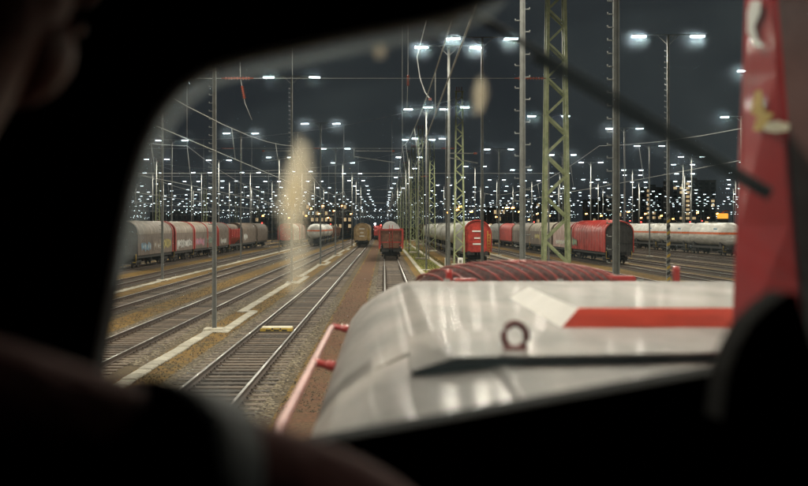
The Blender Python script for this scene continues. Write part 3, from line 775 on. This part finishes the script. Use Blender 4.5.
# ================================================================== FAR BACKGROUND
def building(px0, px1, pytop, D, mt, lit, label, cols, rows, seed, depth=30):
    x0 = (px0-VX)/F*D; x1 = (px1-VX)/F*D; H = CAMZ + (VY-pytop)/F*D; q = random.Random(seed)
    t = thing('building', label, 'building', ((x0+x1)/2, D, 0)); hw = (x1-x0)/2
    b = MB(); b.box(-hw, hw, 0, depth, 0, H); b.build('wall', mt, t)
    b = MB(); b.box(-hw-.4, hw+.4, -.4, depth+.4, H, H+.8); b.box(-hw*.3, hw*.2, 4, 10, H+.8, H+3.2); b.build('roof', 'facade2', t)
    cw = 2*hw/cols; rh = (H-2)/rows
    pm = {}
    for m in ('litpane', 'darkpane'):
        bb = MB(); bb.box(-cw*.27, cw*.27, -.06, .1, 0, rh*.55); pm[m] = bb.mesh('window', m)
    for i in range(cols):
        for j in range(rows):
            m = 'litpane' if (q.random() < lit or (lit < .12 and i == cols//3 and j > 1)) else 'darkpane'
            obj('window', pm[m], t, (-hw+cw*(i+.5), -.0, 1.6+rh*j+rh*.2))
building(672, 716, 181, 950, 'facade2', .06, 'dark tower block with one lit column of windows', 7, 11, 1)
building(640, 668, 188, 1000, 'facade2', .05, 'dark tower block beside the one with the lit window column', 5, 9, 2)
building(588, 622, 200, 1100, 'facade', .12, 'brick block with scattered lit windows behind the red tarpaulin train', 8, 5, 3)
building(536, 566, 202, 1100, 'facade', .12, 'brick block behind the big green lattice mast', 7, 5, 4)
building(296, 352, 203, 900, 'facade', .3, 'long brick building with many lit windows behind the left tank wagon', 12, 4, 5)
building(250, 288, 210, 1000, 'facade2', .12, 'low dark building beyond the brown covered wagons', 8, 3, 6)
building(484, 524, 208, 1000, 'facade', .15, 'low brick building beyond the red hopper end', 9, 3, 7)
building(150, 215, 213, 1200, 'facade2', .1, 'low dark sheds on the horizon over the grey covered wagons', 12, 2, 8)
def street_lamp(px, py, D):
    p = P(px, py, D); t = thing('street_lamp', 'small orange street lamp glowing on the far edge of the yard', 'street lamp', (p.x, D, 0), 0, 'orange street lamps at the yard edge')
    b = MB(); b.tube([(0,0,0),(0,0,p.z-.4),(.5,-.2,p.z)], .12, 5); b.build('post', 'steel', t)
    b = MB(); b.tube([(.3,-.2,p.z-.25),(.3,-.2,p.z+.15),(1.2,-.2,p.z+.2),(1.2,-.2,p.z-.1)], .3, 6); b.build('globe', 'sodium', t)
for (px, py, D) in ((458,207,420),(456,210,520),(505,208,500),(511,208,500),(470,212,600),(446,213,600),(644,214,700),(660,216,700),(696,213,640),(627,212,620),
                    (585,214,700),(600,216,760),(548,216,700),(536,214,720),(495,217,700),(310,209,700),(322,206,740),(333,211,700),(318,214,760),(341,206,720),
                    (305,216,800),(327,218,800),(262,216,800),(350,214,800),(288,218,820),(716,214,600),(640,218,800),(672,219,800),(707,218,800),(566,219,820),(528,220,820),(518,212,700)):
    street_lamp(px, py, D)
def signal(px, py, D, kind):
    p = P(px, py, D); t = thing('signal_post', 'small lit red signal far down the tracks', 'signal', (p.x, D, 0), 0, 'red signals down the yard')
    b = MB(); b.tube([(0,.1,0),(0,.1,p.z-.3)], .07, 5); b.build('post', 'darksteel', t)
    b = MB(); b.cbox(-.3,.3,0,.2,p.z-.5,p.z+.6,.05); b.build('head', 'blackp', t)
    b = MB(); b.tube([(0,-.02,p.z),(0,.02,p.z)], .2, 10); b.build('red_lens', 'redlamp', t)
for (px, py, D) in ((381,225,420),(388.5,225,420),(396,225.5,520),(447,223,380),(480,224,480),(534,222,560),(575,223,560),(598,223,600),(630,221,520),(641,222,560),(690,222,560),(702,221,600),(723,221,560),(331,224,600),(262,223,600)):
    signal(px, py, D, 0)
p = P(375, 224, 330)
t = thing('shunting_locomotive', 'distant locomotive showing one bright white headlamp between the left and right wagons', 'locomotive', (-1.6, 330, RZ))
b = MB(); b.cbox(-1.4,1.4,0,9,1.0,2.6,.15); b.build('hood', 'red', t)
b = MB(); b.cbox(-1.45,1.45,3,6,2.6,3.9,.15); b.build('cab', 'red', t)
b = MB(); b.box(-1.2,1.2,.2,8.8,.4,1.0); b.build('underframe', 'under', t)
b = MB(); b.tube([(-1.05,-.05,p.z-RZ),(-1.05,.05,p.z-RZ)], .2, 12); b.build('headlamp', 'headlamp', t)
for y in (1.5, 7): obj('wheelset', WHEELSET, t, (0, y, .46))
p = P(724, 216, 520)
t = thing('site_cabin', 'orange lit cabin above the white tank wagons', 'cabin', (p.x, 520, 0))
b = MB(); b.box(-2,2,0,4,0,p.z-1.2); b.build('base', 'facade2', t)
b = MB(); b.cbox(-2,2,-.1,3.9,p.z-1.2,p.z+1.2,.3); b.build('lit_panel', 'orangelit', t)
b = MB(); b.tube([(-1,1,p.z+1.2),(1,1,p.z+2.6),(2.6,1,p.z+2.2)], .3, 6); b.build('jib', 'orange', t)

# ================================================================== THE LOCOMOTIVE
loco = thing('locomotive', 'white and red locomotive whose hood and cab window fill the foreground', 'locomotive', (0, 0, 0))
HZ = 3.75
def loft(b, secs, mi=0, smooth=False):
    n = len(secs[0]); vs = [p for s in secs for p in s]; fs = []
    for i in range(len(secs)-1):
        for k in range(n-1): fs.append((i*n+k, (i+1)*n+k, (i+1)*n+k+1, i*n+k+1))
    b.add(vs, fs, mi, smooth)
def hood_section(y, zt, xl, xr, sh=0.):
    # left side up, over the top, right side down (rounded shoulders)
    pts = []
    L = [(-.30,-1.2),(-.29,-.6),(-.265,-.25),(-.24,-.17),(-.19,-.105),(-.12,-.055),(-.05,-.018),(0,0),(.03,.004)]
    for dx, dz in L: pts.append((xl+dx+sh, y, zt+dz))
    for dx, dz in L[::-1]: pts.append((xr-dx-sh, y, zt+dz))
    return pts
XL, XR = .094, 1.56
def hood_red(b):                                            # red lower side panels
    b.mi = [1 if max(b.v[i][2] for i in f) < HZ-.13 else 0 for f in b.f]
b = MB()
loft(b, [hood_section(2.36, HZ, XL, XR), hood_section(3.2, HZ, XL, XR), hood_section(4.4, HZ, XL, XR), hood_section(5.0, HZ, XL, XR, .0), hood_section(5.2, HZ-.012, XL, XR, .02), hood_section(5.32, HZ-.05, XL, XR, .05), hood_section(5.36, HZ-.085, XL, XR, .07)], smooth=True)
b.add(hood_section(2.36, HZ, XL, XR), [tuple(range(18))])
hood_red(b); hood = b.build('hood', ['hood', 'locored'], loco)
# front section carrying the fan
b = MB()
loft(b, [hood_section(5.34, HZ-.075, XL, XR, .05), hood_section(6.3, HZ-.08, XL, XR, .05), hood_section(6.45, HZ-.12, XL, XR, .1), hood_section(6.5, HZ-.9, XL, XR, .12), hood_section(6.5, HZ-1.9, XL, XR, .12)], smooth=True)
b.build('hood_front', 'hood', loco)
# lower deck next to the cab
b = MB()
def deck(y, zt=HZ-.009): return [(-.206,y,zt-1.191),(-.196,y,zt-.591),(-.171,y,zt-.241),(-.146,y,zt-.161),(-.096,y,zt-.096),(-.026,y,zt-.046),(.045,y,zt-.0155),(.195,y,zt-.003),(.215,y,zt+.003),(.26,y,zt),(XR+.1,y,zt),(XR+.25,y,zt-.3),(XR+.25,y,zt-1.2)]
loft(b, [deck(1.37), deck(1.8), deck(2.2), deck(2.6)], smooth=False); hood_red(b); b.build('rear_deck', ['hood', 'locored'], loco)
# lid with a slanting rear edge, shadow gap below it built as a black strip
lid = thing('lid_holder', None, None); bpy.data.objects.remove(lid)
b = MB(); lz = HZ+.004
b.add([(.13,2.05,lz),(1.6,2.30,lz),(1.6,2.62,lz),(.13,2.62,lz),(.13,2.05,lz+.006),(1.6,2.30,lz+.006),(1.6,2.62,lz+.002),(.13,2.62,lz+.002),
       (.052,2.04,lz-.018),(.05,2.62,lz-.012)], [(0,1,5,4),(4,5,6,7),(0,4,8),(4,7,9,8)]); b.build('lid', 'hood', loco)
b = MB(); b.add([(.05,2.052,lz-.034),(1.6,2.302,lz-.012),(1.6,2.33,lz-.012),(.05,2.1,lz-.034),(.05,2.052,lz-.019),(1.6,2.302,lz+.001),(1.6,2.33,lz+.001),(.05,2.1,lz-.019)],
       [(0,3,2,1),(4,5,6,7),(0,1,5,4),(1,2,6,5),(2,3,7,6),(3,0,4,7)]); b.build('lid_gap_shade', 'rubber', loco)
# raised hatch: red rear face, chamfered side painted pale as a lamp glint
b = MB(); h = .045
b.add([(.43,2.72,HZ+.004),(1.5,2.74,HZ+.004),(1.5,3.9,HZ+.004),(.43,3.85,HZ+.004),(.485,2.80,HZ+h),(1.5,2.82,HZ+h),(1.5,3.82,HZ+h),(.485,3.77,HZ+h)],
      [(4,5,6,7),(1,2,6,5),(2,3,7,6)]); b.add([(.43,2.72,HZ+.004),(.43,3.85,HZ+.004),(.485,3.77,HZ+h),(.485,2.80,HZ+h)], [(0,1,2,3)], 1); hatch = b.build('raised_hatch', ['hood', 'hatchglint'], loco)
b = MB(); b.add([(.43,2.718,HZ+.004),(1.5,2.738,HZ+.004),(1.5,2.818,HZ+h+.001),(.485,2.798,HZ+h+.001)], [(0,1,2,3)]); b.build('red_face', 'stripe', hatch)
# lifting eye
ey = P(515, 336, 2.19); b = MB(); n = 20
b.tube([(ey.x+.022*math.sin(2*math.pi*k/n), 2.19, ey.z+.025*math.cos(2*math.pi*k/n)) for k in range(n+1)], .0065, 8, caps=False)
b.tube([(ey.x,2.19,ey.z-.026),(ey.x,2.19,HZ)], .011, 8); b.tube([(ey.x,2.19,HZ+.016),(ey.x,2.19,HZ+.003)], .024, 12)
b.build('lifting_eye', 'darkred', loco)
for (px, py, hh) in ((449, 283, .05), (676, 281, .055)):
    q = P(px, py, 5.1); b = MB(); b.box(q.x-.012,q.x+.012,5.08,5.12,q.z-.02,q.z+hh); b.tube([(q.x,5.1,q.z),(q.x,5.1,q.z+hh+.012)], .016, 8); b.build('lifting_lug', 'locored', loco)
q = P(465, 281, 5.05); b = MB(); b.cbox(q.x-.05,q.x+.05,5.0,5.08,HZ,HZ+.015,.004); b.build('hinge', 'locored', loco)
q = P(556, 281, 5.05)
for px in (447, 560, 640):
    q = P(px, 281, 5.02); b = MB(); b.tube([(q.x,5.02,HZ),(q.x,5.02,HZ+.012)], .014, 8); b.build('bolt', 'steel', loco)
# fan guard: domed grille over a dark fan
FC = Vector((.70, 5.9, HZ-.078)); FR = .54; FH = .12
b = MB(); b.tube([(FC.x,FC.y,FC.z-.05),(FC.x,FC.y,FC.z+.01)], FR, 40); fan = b.build('fan_guard', 'blackp', loco)
n = 44; b = MB(); b.tube([(FC.x+FR*math.cos(2*math.pi*k/n), FC.y+FR*math.sin(2*math.pi*k/n), FC.z+.012) for k in range(n+1)], .014, 6, caps=False); b.build('rim', 'locored', fan)
def dome(u, a): return (FC.x+FR*u*math.cos(a), FC.y+FR*u*math.sin(a), FC.z+.02+FH*math.sqrt(max(0, 1-u*u*.98)))
b = MB(); vs = []; fs = []
for i in range(9):
    for k in range(36):
        x_, y_, z_ = dome(i/8, 2*math.pi*k/36); vs.append((FC.x+(x_-FC.x)*.975, FC.y+(y_-FC.y)*.975, FC.z+(z_-FC.z)*.93))
for i in range(8):
    for k in range(36): fs.append((i*36+k, (i+1)*36+k, (i+1)*36+(k+1)%36, i*36+(k+1)%36))
b.add(vs, fs, 0, True); b.build('inner_dark', 'fandark', fan)  # dark dome added under the rods for the unlit inside
def hgt(x, y):
    u2 = ((x-FC.x)**2+(y-FC.y)**2)/FR**2; return FC.z+.02+FH*math.sqrt(max(0, 1-.98*min(u2, 1)))
def strands(count, shear, bend, r, nm):
    for k in range(count):
        x0 = -FR*1.12+2.24*FR*(k+.5)/count; pts = []
        for i in range(41):
            v = -1+2*i/40; x = x0+shear*v+bend*v*v; y = FR*v
            if x*x+y*y < FR*FR*1.0: pts.append((FC.x+x, FC.y+y, hgt(FC.x+x, FC.y+y)+(.004 if nm == 'rod' else 0)))
        if len(pts) > 1: b = MB(); b.tube(pts[::3]+pts[-1:] if nm == 'rod' else pts[::4]+pts[-1:], r, 5); b.build(nm, 'rodred' if nm == 'rod' else 'darkred', fan)
strands(17, -.12, .05, .0055, 'rod'); strands(34, .16, 0, .0017, 'mesh_wire'); strands(34, -.3, 0, .0017, 'mesh_wire')
b = MB(); b.tube([(FC.x,FC.y,FC.z+FH+.01),(FC.x,FC.y,FC.z+FH+.03)], .05, 12); b.build('cap', 'locored', fan)
for k in range(9):
    a = 2*math.pi*k/9; b = MB(); c, s = math.cos(a), math.sin(a)
    b.add([(FC.x+.06*c-.03*s,FC.y+.06*s+.03*c,FC.z+.03),(FC.x+.45*c-.07*s,FC.y+.45*s+.07*c,FC.z+.03),(FC.x+.45*c+.07*s,FC.y+.45*s-.07*c,FC.z+.055),(FC.x+.06*c+.03*s,FC.y+.06*s-.03*c,FC.z+.06)], [(0,1,2,3)]); b.build('blade', 'rust', fan)
q0 = (FC.x+.42, 5.75, FC.z+.03); b = MB(); b.cbox(q0[0],q0[0]+.16,5.7,5.8,FC.z+.01,FC.z+.075,.01); b.build('latch', 'locored', loco)
# hood side handrail
b = MB(); b.tube([(-.235,2.5,3.53),(-.235,2.56,3.545),(-.235,5.0,3.545),(-.235,5.12,3.54),(-.215,5.18,3.53)], .0115, 10); hr = b.build('handrail', 'railpink', loco)
for y in (3.75, 5.1):
    b = MB(); b.tube([(-.235,y,3.545),(-.16,y,3.53)], .014, 8); b.tube([(-.19,y,3.536),(-.16,y,3.53)], .018, 8); b.build('standoff', 'locored', hr)
# front platform and frame below
b = MB(); b.box(-.7,2.3,1.0,8.2,1.15,1.5); b.build('frame', 'under', loco)
for y in (2.4, 5.2):
    o = obj('wheelset', WHEELSET, loco, (.8, y, .67))
# red exhaust housing standing outside the window
CY0, CY1 = 2.06, 1.86
def cowl_edges(z):
    k = (z-3.86)/.5; return .643+.02*k, .69-.042*k         # left edge at CY0, ridge at CY1
def cowl(z):
    xl, xm = cowl_edges(z)
    return [(xl+.12,2.3,z),(xl+.03,2.12,z),(xl+.008,2.082,z),(xl+.001,2.07,z),(xl,CY0,z),(xl+.002,CY0-.01,z),(xm-.004,CY1+.008,z),(xm-.0005,CY1+.001,z),(xm+.006,CY1,z),(xm+.25,2.03,z),(xm+.3,2.3,z)]
b = MB(); loft(b, [cowl(3.55), cowl(3.75), cowl(4.0), cowl(4.25), cowl(4.5)], smooth=False)
b.mi = [1 if i % 10 >= 8 else 0 for i in range(len(b.f))]; cw = b.build('exhaust_housing', ['cowlred', 'cowlshade'], loco)  # outer facet coloured darker to stand for the lower light on it
b = MB(); pr = [(x,y) for x,y,_ in cowl(4.5)]; b.add([(x,y,4.5) for x,y in pr], [tuple(range(len(pr)))]); b.build('top_plate', 'cowlred', cw)
def on_cowl(px, py):                                        # point just proud of the cowl's lit face
    z = 4.1
    for _ in range(4):
        xl, xm = cowl_edges(z); m_ = (px-VX)/F; q = (xm-xl)/(CY0-CY1)
        y = (xl+q*CY0)/(m_+q); z = CAMZ-(py-VY)/F*y
    return (m_*y-.014, y-.003, z)
def decal(pts, m):
    b = MB(); vs = []
    for px, py in pts:
        x, y, z = on_cowl(px, py); vs.append((x, y - .003, z))
    b.add(vs, [tuple(range(len(vs)))]); b.build('cowl_mark', m, cw)
decal([(762,92),(768,90),(771,112),(781,114),(768,131),(760,131),(764,116),(758,114)], 'yellow')
decal([(770,124),(784,121),(797,124),(796,131),(782,133),(771,131)], 'cream')
decal([(757,2),(768,1),(767,14),(761,27),(764,40),(770,47),(762,47),(754,33),(754,14)], 'whitep')  # white blob paints in a blurred reflection on the gloss
# cab: closed shell around the camera
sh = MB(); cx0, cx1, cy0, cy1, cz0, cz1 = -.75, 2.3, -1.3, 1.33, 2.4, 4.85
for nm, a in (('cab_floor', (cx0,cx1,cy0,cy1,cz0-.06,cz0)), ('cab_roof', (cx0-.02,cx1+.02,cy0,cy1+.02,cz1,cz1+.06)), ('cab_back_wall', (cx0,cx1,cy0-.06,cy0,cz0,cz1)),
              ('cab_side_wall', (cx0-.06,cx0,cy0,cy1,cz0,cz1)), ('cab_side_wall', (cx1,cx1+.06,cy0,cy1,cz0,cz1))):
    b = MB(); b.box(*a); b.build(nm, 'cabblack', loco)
GY = 1.30                                                   # window plane
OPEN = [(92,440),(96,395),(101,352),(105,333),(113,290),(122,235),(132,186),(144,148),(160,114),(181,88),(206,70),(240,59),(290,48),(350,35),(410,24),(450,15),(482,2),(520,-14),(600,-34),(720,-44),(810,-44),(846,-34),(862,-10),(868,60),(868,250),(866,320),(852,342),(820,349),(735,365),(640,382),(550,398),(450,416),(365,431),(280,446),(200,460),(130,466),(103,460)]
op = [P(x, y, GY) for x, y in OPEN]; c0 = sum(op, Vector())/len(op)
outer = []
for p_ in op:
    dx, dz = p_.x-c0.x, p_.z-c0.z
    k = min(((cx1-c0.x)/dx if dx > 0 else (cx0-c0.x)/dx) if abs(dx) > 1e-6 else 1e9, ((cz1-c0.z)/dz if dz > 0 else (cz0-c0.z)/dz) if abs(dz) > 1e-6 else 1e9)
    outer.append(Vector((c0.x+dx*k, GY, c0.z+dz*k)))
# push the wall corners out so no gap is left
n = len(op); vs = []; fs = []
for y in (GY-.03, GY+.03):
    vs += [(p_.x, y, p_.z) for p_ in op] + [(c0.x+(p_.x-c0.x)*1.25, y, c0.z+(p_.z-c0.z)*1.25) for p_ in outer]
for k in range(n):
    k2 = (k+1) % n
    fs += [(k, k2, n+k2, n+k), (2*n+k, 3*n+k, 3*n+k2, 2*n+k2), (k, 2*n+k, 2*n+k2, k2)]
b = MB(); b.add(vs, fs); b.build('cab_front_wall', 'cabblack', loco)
# glazing
gm = bpy.data.materials.new('windscreen_glass'); gm.use_nodes = True; t_ = gm.node_tree; t_.nodes.clear()
def glassy(m, dust, col_, gloss=.05, rough=.03, noise=True, bloom=0):
    t = m.node_tree; t.nodes.clear(); o = t.nodes.new('ShaderNodeOutputMaterial')
    tr = t.nodes.new('ShaderNodeBsdfTransparent'); tl = t.nodes.new('ShaderNodeBsdfTranslucent'); tl.inputs[0].default_value = (*col_, 1)
    if bloom:                                                # greasy film: scatters a little light a fraction of a degree
        rf = t.nodes.new('ShaderNodeBsdfRefraction'); rf.inputs['IOR'].default_value = 1.006; rf.inputs['Roughness'].default_value = .9; rf.inputs['Color'].default_value = (.6, .8, 1, 1)
        m0 = t.nodes.new('ShaderNodeMixShader'); m0.inputs[0].default_value = bloom
        t.links.new(tr.outputs[0], m0.inputs[1]); t.links.new(rf.outputs[0], m0.inputs[2]); tr = m0
    gl = t.nodes.new('ShaderNodeBsdfGlossy'); gl.inputs['Roughness'].default_value = rough
    m1 = t.nodes.new('ShaderNodeMixShader'); m2 = t.nodes.new('ShaderNodeMixShader')
    m1.inputs[0].default_value = dust; m2.inputs[0].default_value = gloss
    if noise:
        tc = t.nodes.new('ShaderNodeTexCoord'); nn = t.nodes.new('ShaderNodeTexNoise'); nn.inputs['Scale'].default_value = 6; nn.inputs['Detail'].default_value = 5
        t.links.new(tc.outputs['Object'], nn.inputs[0]); mr = t.nodes.new('ShaderNodeMapRange')
        mr.inputs[1].default_value = .35; mr.inputs[2].default_value = .7; mr.inputs[3].default_value = dust*.3; mr.inputs[4].default_value = dust*1.6
        t.links.new(nn.outputs['Fac'], mr.inputs[0]); t.links.new(mr.outputs[0], m1.inputs[0])
    t.links.new(tr.outputs[0], m1.inputs[1]); t.links.new(tl.outputs[0], m1.inputs[2])
    t.links.new(m1.outputs[0], m2.inputs[1]); t.links.new(gl.outputs[0], m2.inputs[2]); t.links.new(m2.outputs[0], o.inputs[0])
glassy(gm, .03, (.55, .72, .8), bloom=.014); M['glass'] = gm
sm_ = bpy.data.materials.new('glass_edge_film'); sm_.use_nodes = True; glassy(sm_, .3, (.55, .65, .68), noise=False); M['film'] = sm_
s2 = bpy.data.materials.new('reflection_film'); s2.use_nodes = True; glassy(s2, .26, (1, .93, .76), noise=False, gloss=.0); M['flare_film'] = s2  # pale layered film painted in for reflections in the glass
b = MB(); b.add([(p_.x, GY, p_.z) for p_ in op], [tuple(range(n))]); ws = b.build('windscreen', 'glass', loco)
b = MB(); vs = []; ins = 20
for (x, y) in OPEN:
    vx, vy = 470-x, 225-y; l = math.hypot(vx, vy)
    vs.append(tuple(P(x, y, GY-.004)))
for i, (x, y) in enumerate(OPEN):
    x0_, y0_ = OPEN[i-1]; x1_, y1_ = OPEN[(i+1) % n]; tx_, ty_ = x1_-x0_, y1_-y0_; l = math.hypot(tx_, ty_)
    k = ins if 4 < i < 17 else .4
    vs.append(tuple(P(x - ty_/l*k, y + tx_/l*k, GY-.004)))
b.add(vs, [(k, (k+1) % n, n+(k+1) % n, n+k) for k in range(n)]); b.build('glass_edge', 'film', ws)
def flare_film(pts, layers=5):
    cx_ = sum(p_[0] for p_ in pts)/len(pts); cy_ = sum(p_[1] for p_ in pts)/len(pts)
    b = MB()
    for k in range(layers):
        q = 1.25-.95*k/layers
        vs = [tuple(P(cx_+(x-cx_)*q, cy_+(y-cy_)*(q*.6+.4), GY+.003+.0012*k)) for x, y in pts]; b.add(vs, [tuple(range(len(vs)))])
    b.build('flare_film', 'flare_film', ws)
flare_film([(286,232),(279,205),(286,172),(298,140),(308,150),(312,180),(306,212),(297,234)])
flare_film([(285,208),(287,192),(293,180),(299,182),(299,198),(293,212)], 4)
flare_film([(290,290),(285,250),(292,225),(305,228),(308,255),(300,292)], 2)
flare_film([(476,113),(474,92),(478,79),(484,80),(487,94),(482,110)])
flare_film([(373,50),(379,43),(386,48),(384,57),(377,59)], 3)
# wiper
wp0, wp1 = P(452, 2, 1.36), P(772, 191, 1.385)
b = MB(); b.tube([wp0, wp0+(wp1-wp0)*.5+Vector((0,-.004,.002)), wp1], [.0055,.0042,.0035], 8); wiper = b.build('wiper', 'rubber', loco)
off = Vector((.0,.012,-.007)); b = MB(); b.bar(wp0+(wp1-wp0)*.25+off, wp1+off, .005, .009); b.build('blade', 'rubber', wiper)
b = MB(); b.tube([wp0+Vector((-.01,-.02,.0)), wp0+Vector((-.01,.02,.0))], .028, 14); b.build('pivot', 'rubber', wiper)
# desk below the window, rounded console on its right
b = MB(); b.add([(-.1,.9,3.62),(2.2,.9,3.62),(2.2,1.26,3.70),(-.1,1.26,3.70),(-.1,.92,2.42),(2.2,.92,2.42)], [(0,1,2,3),(4,5,1,0)]); desk = b.build('control_desk', 'cabblack', loco)
for (x, c) in ((.2,'rubber'),(.32,'locored'),(.44,'rubber'),(.62,'steel')):
    b = MB(); b.tube([(x,1.05,3.652),(x,1.05,3.70)], [.012,.02], 10); b.build('knob', c, desk)
b = MB(); pr = []
for (px, py) in ((722,420),(728,372),(738,345),(752,322),(770,305),(788,292),(798,294),(803,312),(812,345),(850,420)): pr.append(P(px, py, .95))
m = len(pr); b.add([tuple(p_) for p_ in pr] + [(p_.x*1.04, 1.04, CAMZ+(p_.z-CAMZ)*1.06) for p_ in pr], [tuple(range(m))[::-1], tuple(range(m, 2*m))] + [(k, k+1, m+k+1, m+k) for k in range(m-1)]); b.build('radio_console', 'cabblack', loco)

# ================================================================== THE DRIVER
per = thing('person', 'person in dark red work jacket at the window, one arm reaching to the desk', 'person', (-.36, .68, cz0))
O = Vector((-.36, .68, cz0))
def skin(name, verts, edges, radii, mt, parent, root=0, sub=2):
    me = bpy.data.meshes.new(name); me.from_pydata([tuple(Vector(v)-O) for v in verts], edges, [])
    me.materials.append(M[mt]); o = obj(name, me, parent)
    md = o.modifiers.new('skin', 'SKIN'); md.use_smooth_shade = True
    sv = me.skin_vertices[0].data if me.skin_vertices else None
    if sv is None:
        bpy.context.view_layer.objects.active = o
        me.skin_vertices.new() if hasattr(me.skin_vertices, 'new') else None
        sv = me.skin_vertices[0].data
    for i, r in enumerate(radii): sv[i].radius = (r, r) if not isinstance(r, tuple) else r
    sv[root].use_root = True
    ss = o.modifiers.new('sub', 'SUBSURF'); ss.levels = sub; ss.render_levels = sub
    return o
fw = Vector((.7, .7, 0)); rt = Vector((.7, -.7, 0)); up = Vector((0, 0, 1))
pelvis = Vector((-.36,.68,3.36)); chest = Vector((-.345,.70,3.78)); neck = Vector((-.355,.745,3.96)); hd = Vector((-.315,.82,4.21))
Sr = Vector((-.235,.62,3.865)); Er = Vector((-.04,.76,3.795)); Wr = Vector((.07,.96,3.685))
Sl = neck - rt*.19 + Vector((0,0,-.07)); El = Sl - rt*.06 - up*.27 + fw*.02; Wl = El + fw*.2 - up*.12
body_v = [pelvis, (pelvis+chest)/2, chest, neck, neck+(hd-neck)*.45, hd-up*.06+fw*.01, hd+up*.05,
          Sr, Er, Wr, Sl, El, Wl]
hips = []
for s in (1, -1):
    h0 = pelvis + rt*.1*s - up*.06; kn = h0 + fw*.06 - up*.44; an = Vector((kn.x-.02, kn.y-.02, cz0+.08)); to = an + fw*.15 - up*.04
    hips += [h0, kn, an, to]
body_v += hips
body_e = [(0,1),(1,2),(2,3),(3,4),(4,5),(5,6),(2,7),(7,8),(8,9),(2,10),(10,11),(11,12),(0,13),(13,14),(14,15),(15,16),(0,17),(17,18),(18,19),(19,20)]
body_r = [.14,.13,.15,.07,.055,.075,.09,.065,.042,.028,.065,.042,.028,.085,.055,.04,.035,.085,.055,.04,.035]
body = skin('body', body_v, body_e, body_r, 'skin', per)
# face: jaw, nose, eyes, ear
b = MB()
def blob(b, c, rx, ry, rz, mi=0):
    n, m_ = 12, 8; vs = []; fs = []
    for j in range(m_+1):
        th = math.pi*j/m_
        for k in range(n):
            ph = 2*math.pi*k/n
            v = fw*(rx*math.sin(th)*math.cos(ph)) + rt*(ry*math.sin(th)*math.sin(ph)) + up*(rz*math.cos(th)); vs.append(c - O + v)
    for j in range(m_):
        for k in range(n): fs.append((j*n+k, (j+1)*n+k, (j+1)*n+(k+1)%n, j*n+(k+1)%n))
    b.add(vs, fs, mi, True)
blob(b, hd, .098, .077, .118); blob(b, hd-up*.075+fw*.045, .05, .045, .045)
blob(b, hd+fw*.105-up*.012, .018, .013, .024); blob(b, hd+fw*.09-up*.055, .014, .024, .008, 1)
for s in (1, -1):
    blob(b, hd+fw*.082+rt*.031*s+up*.015, .014, .014, .009, 2); blob(b, hd+rt*.078*s-fw*.01, .02, .009, .032)
b.build('face', ['skin', 'insul', 'blackp'], per)
b = MB(); blob(b, hd+up*.03-fw*.022, .092, .084, .105); blob(b, hd+up*.08+fw*.02, .08, .07, .05); b.build('hair', 'hair', per)
# clothing a little outside the body
jv = [pelvis+up*.02, (pelvis+chest)/2, chest, neck-up*.02, Sr, (Sr+Er)/2, Er, Er+(Wr-Er)*.9, Sl, El, El+(Wl-El)*.9]
skin('jacket', jv, [(0,1),(1,2),(2,3),(2,4),(4,5),(5,6),(6,7),(2,8),(8,9),(9,10)], [.165,.155,.17,.085,.085,.072,.062,.048,.085,.062,.048], 'jacket', per)
tv = [pelvis]+hips[0:3]+hips[4:7]
skin('trousers', tv, [(0,1),(1,2),(2,3),(0,4),(4,5),(5,6)], [.15,.1,.075,.065,.1,.075,.065], 'trousers', per)
b = MB()
for u in (.5, ):
    c = Sr+(Er-Sr)*u; tdir = (Er-Sr).normalized(); b.tube([c-O-tdir*.028, c-O+tdir*.028], .074, 20)
b.build('reflective_band', 'reflective', per)
# hands: palm and five fingers each
def hand(wr, fdir, name='hand'):
    fdir = fdir.normalized(); side = fdir.cross(up).normalized(); nrm = side.cross(fdir)
    b = MB(); c = wr-O
    b.tube([c-fdir*.01, c+fdir*.03, c+fdir*.08], [.025,.036,.034], 10)
    for k, ln in enumerate((.07,.08,.076,.06)):
        o = c+fdir*.078+side*(-.03+.02*k)
        b.tube([o, o+fdir*ln*.45-nrm*.004, o+fdir*ln*.75-nrm*.022, o+fdir*ln*.9-nrm*.045], [.0095,.009,.0085,.007], 8)
    o = c+fdir*.025-side*.03; b.tube([o, o-side*.025+fdir*.03, o-side*.03+fdir*.06-nrm*.012], [.012,.011,.008], 8)
    b.build(name, 'skin', per)
hand(Wr, Wr-Er); hand(Wl, Wl-El)
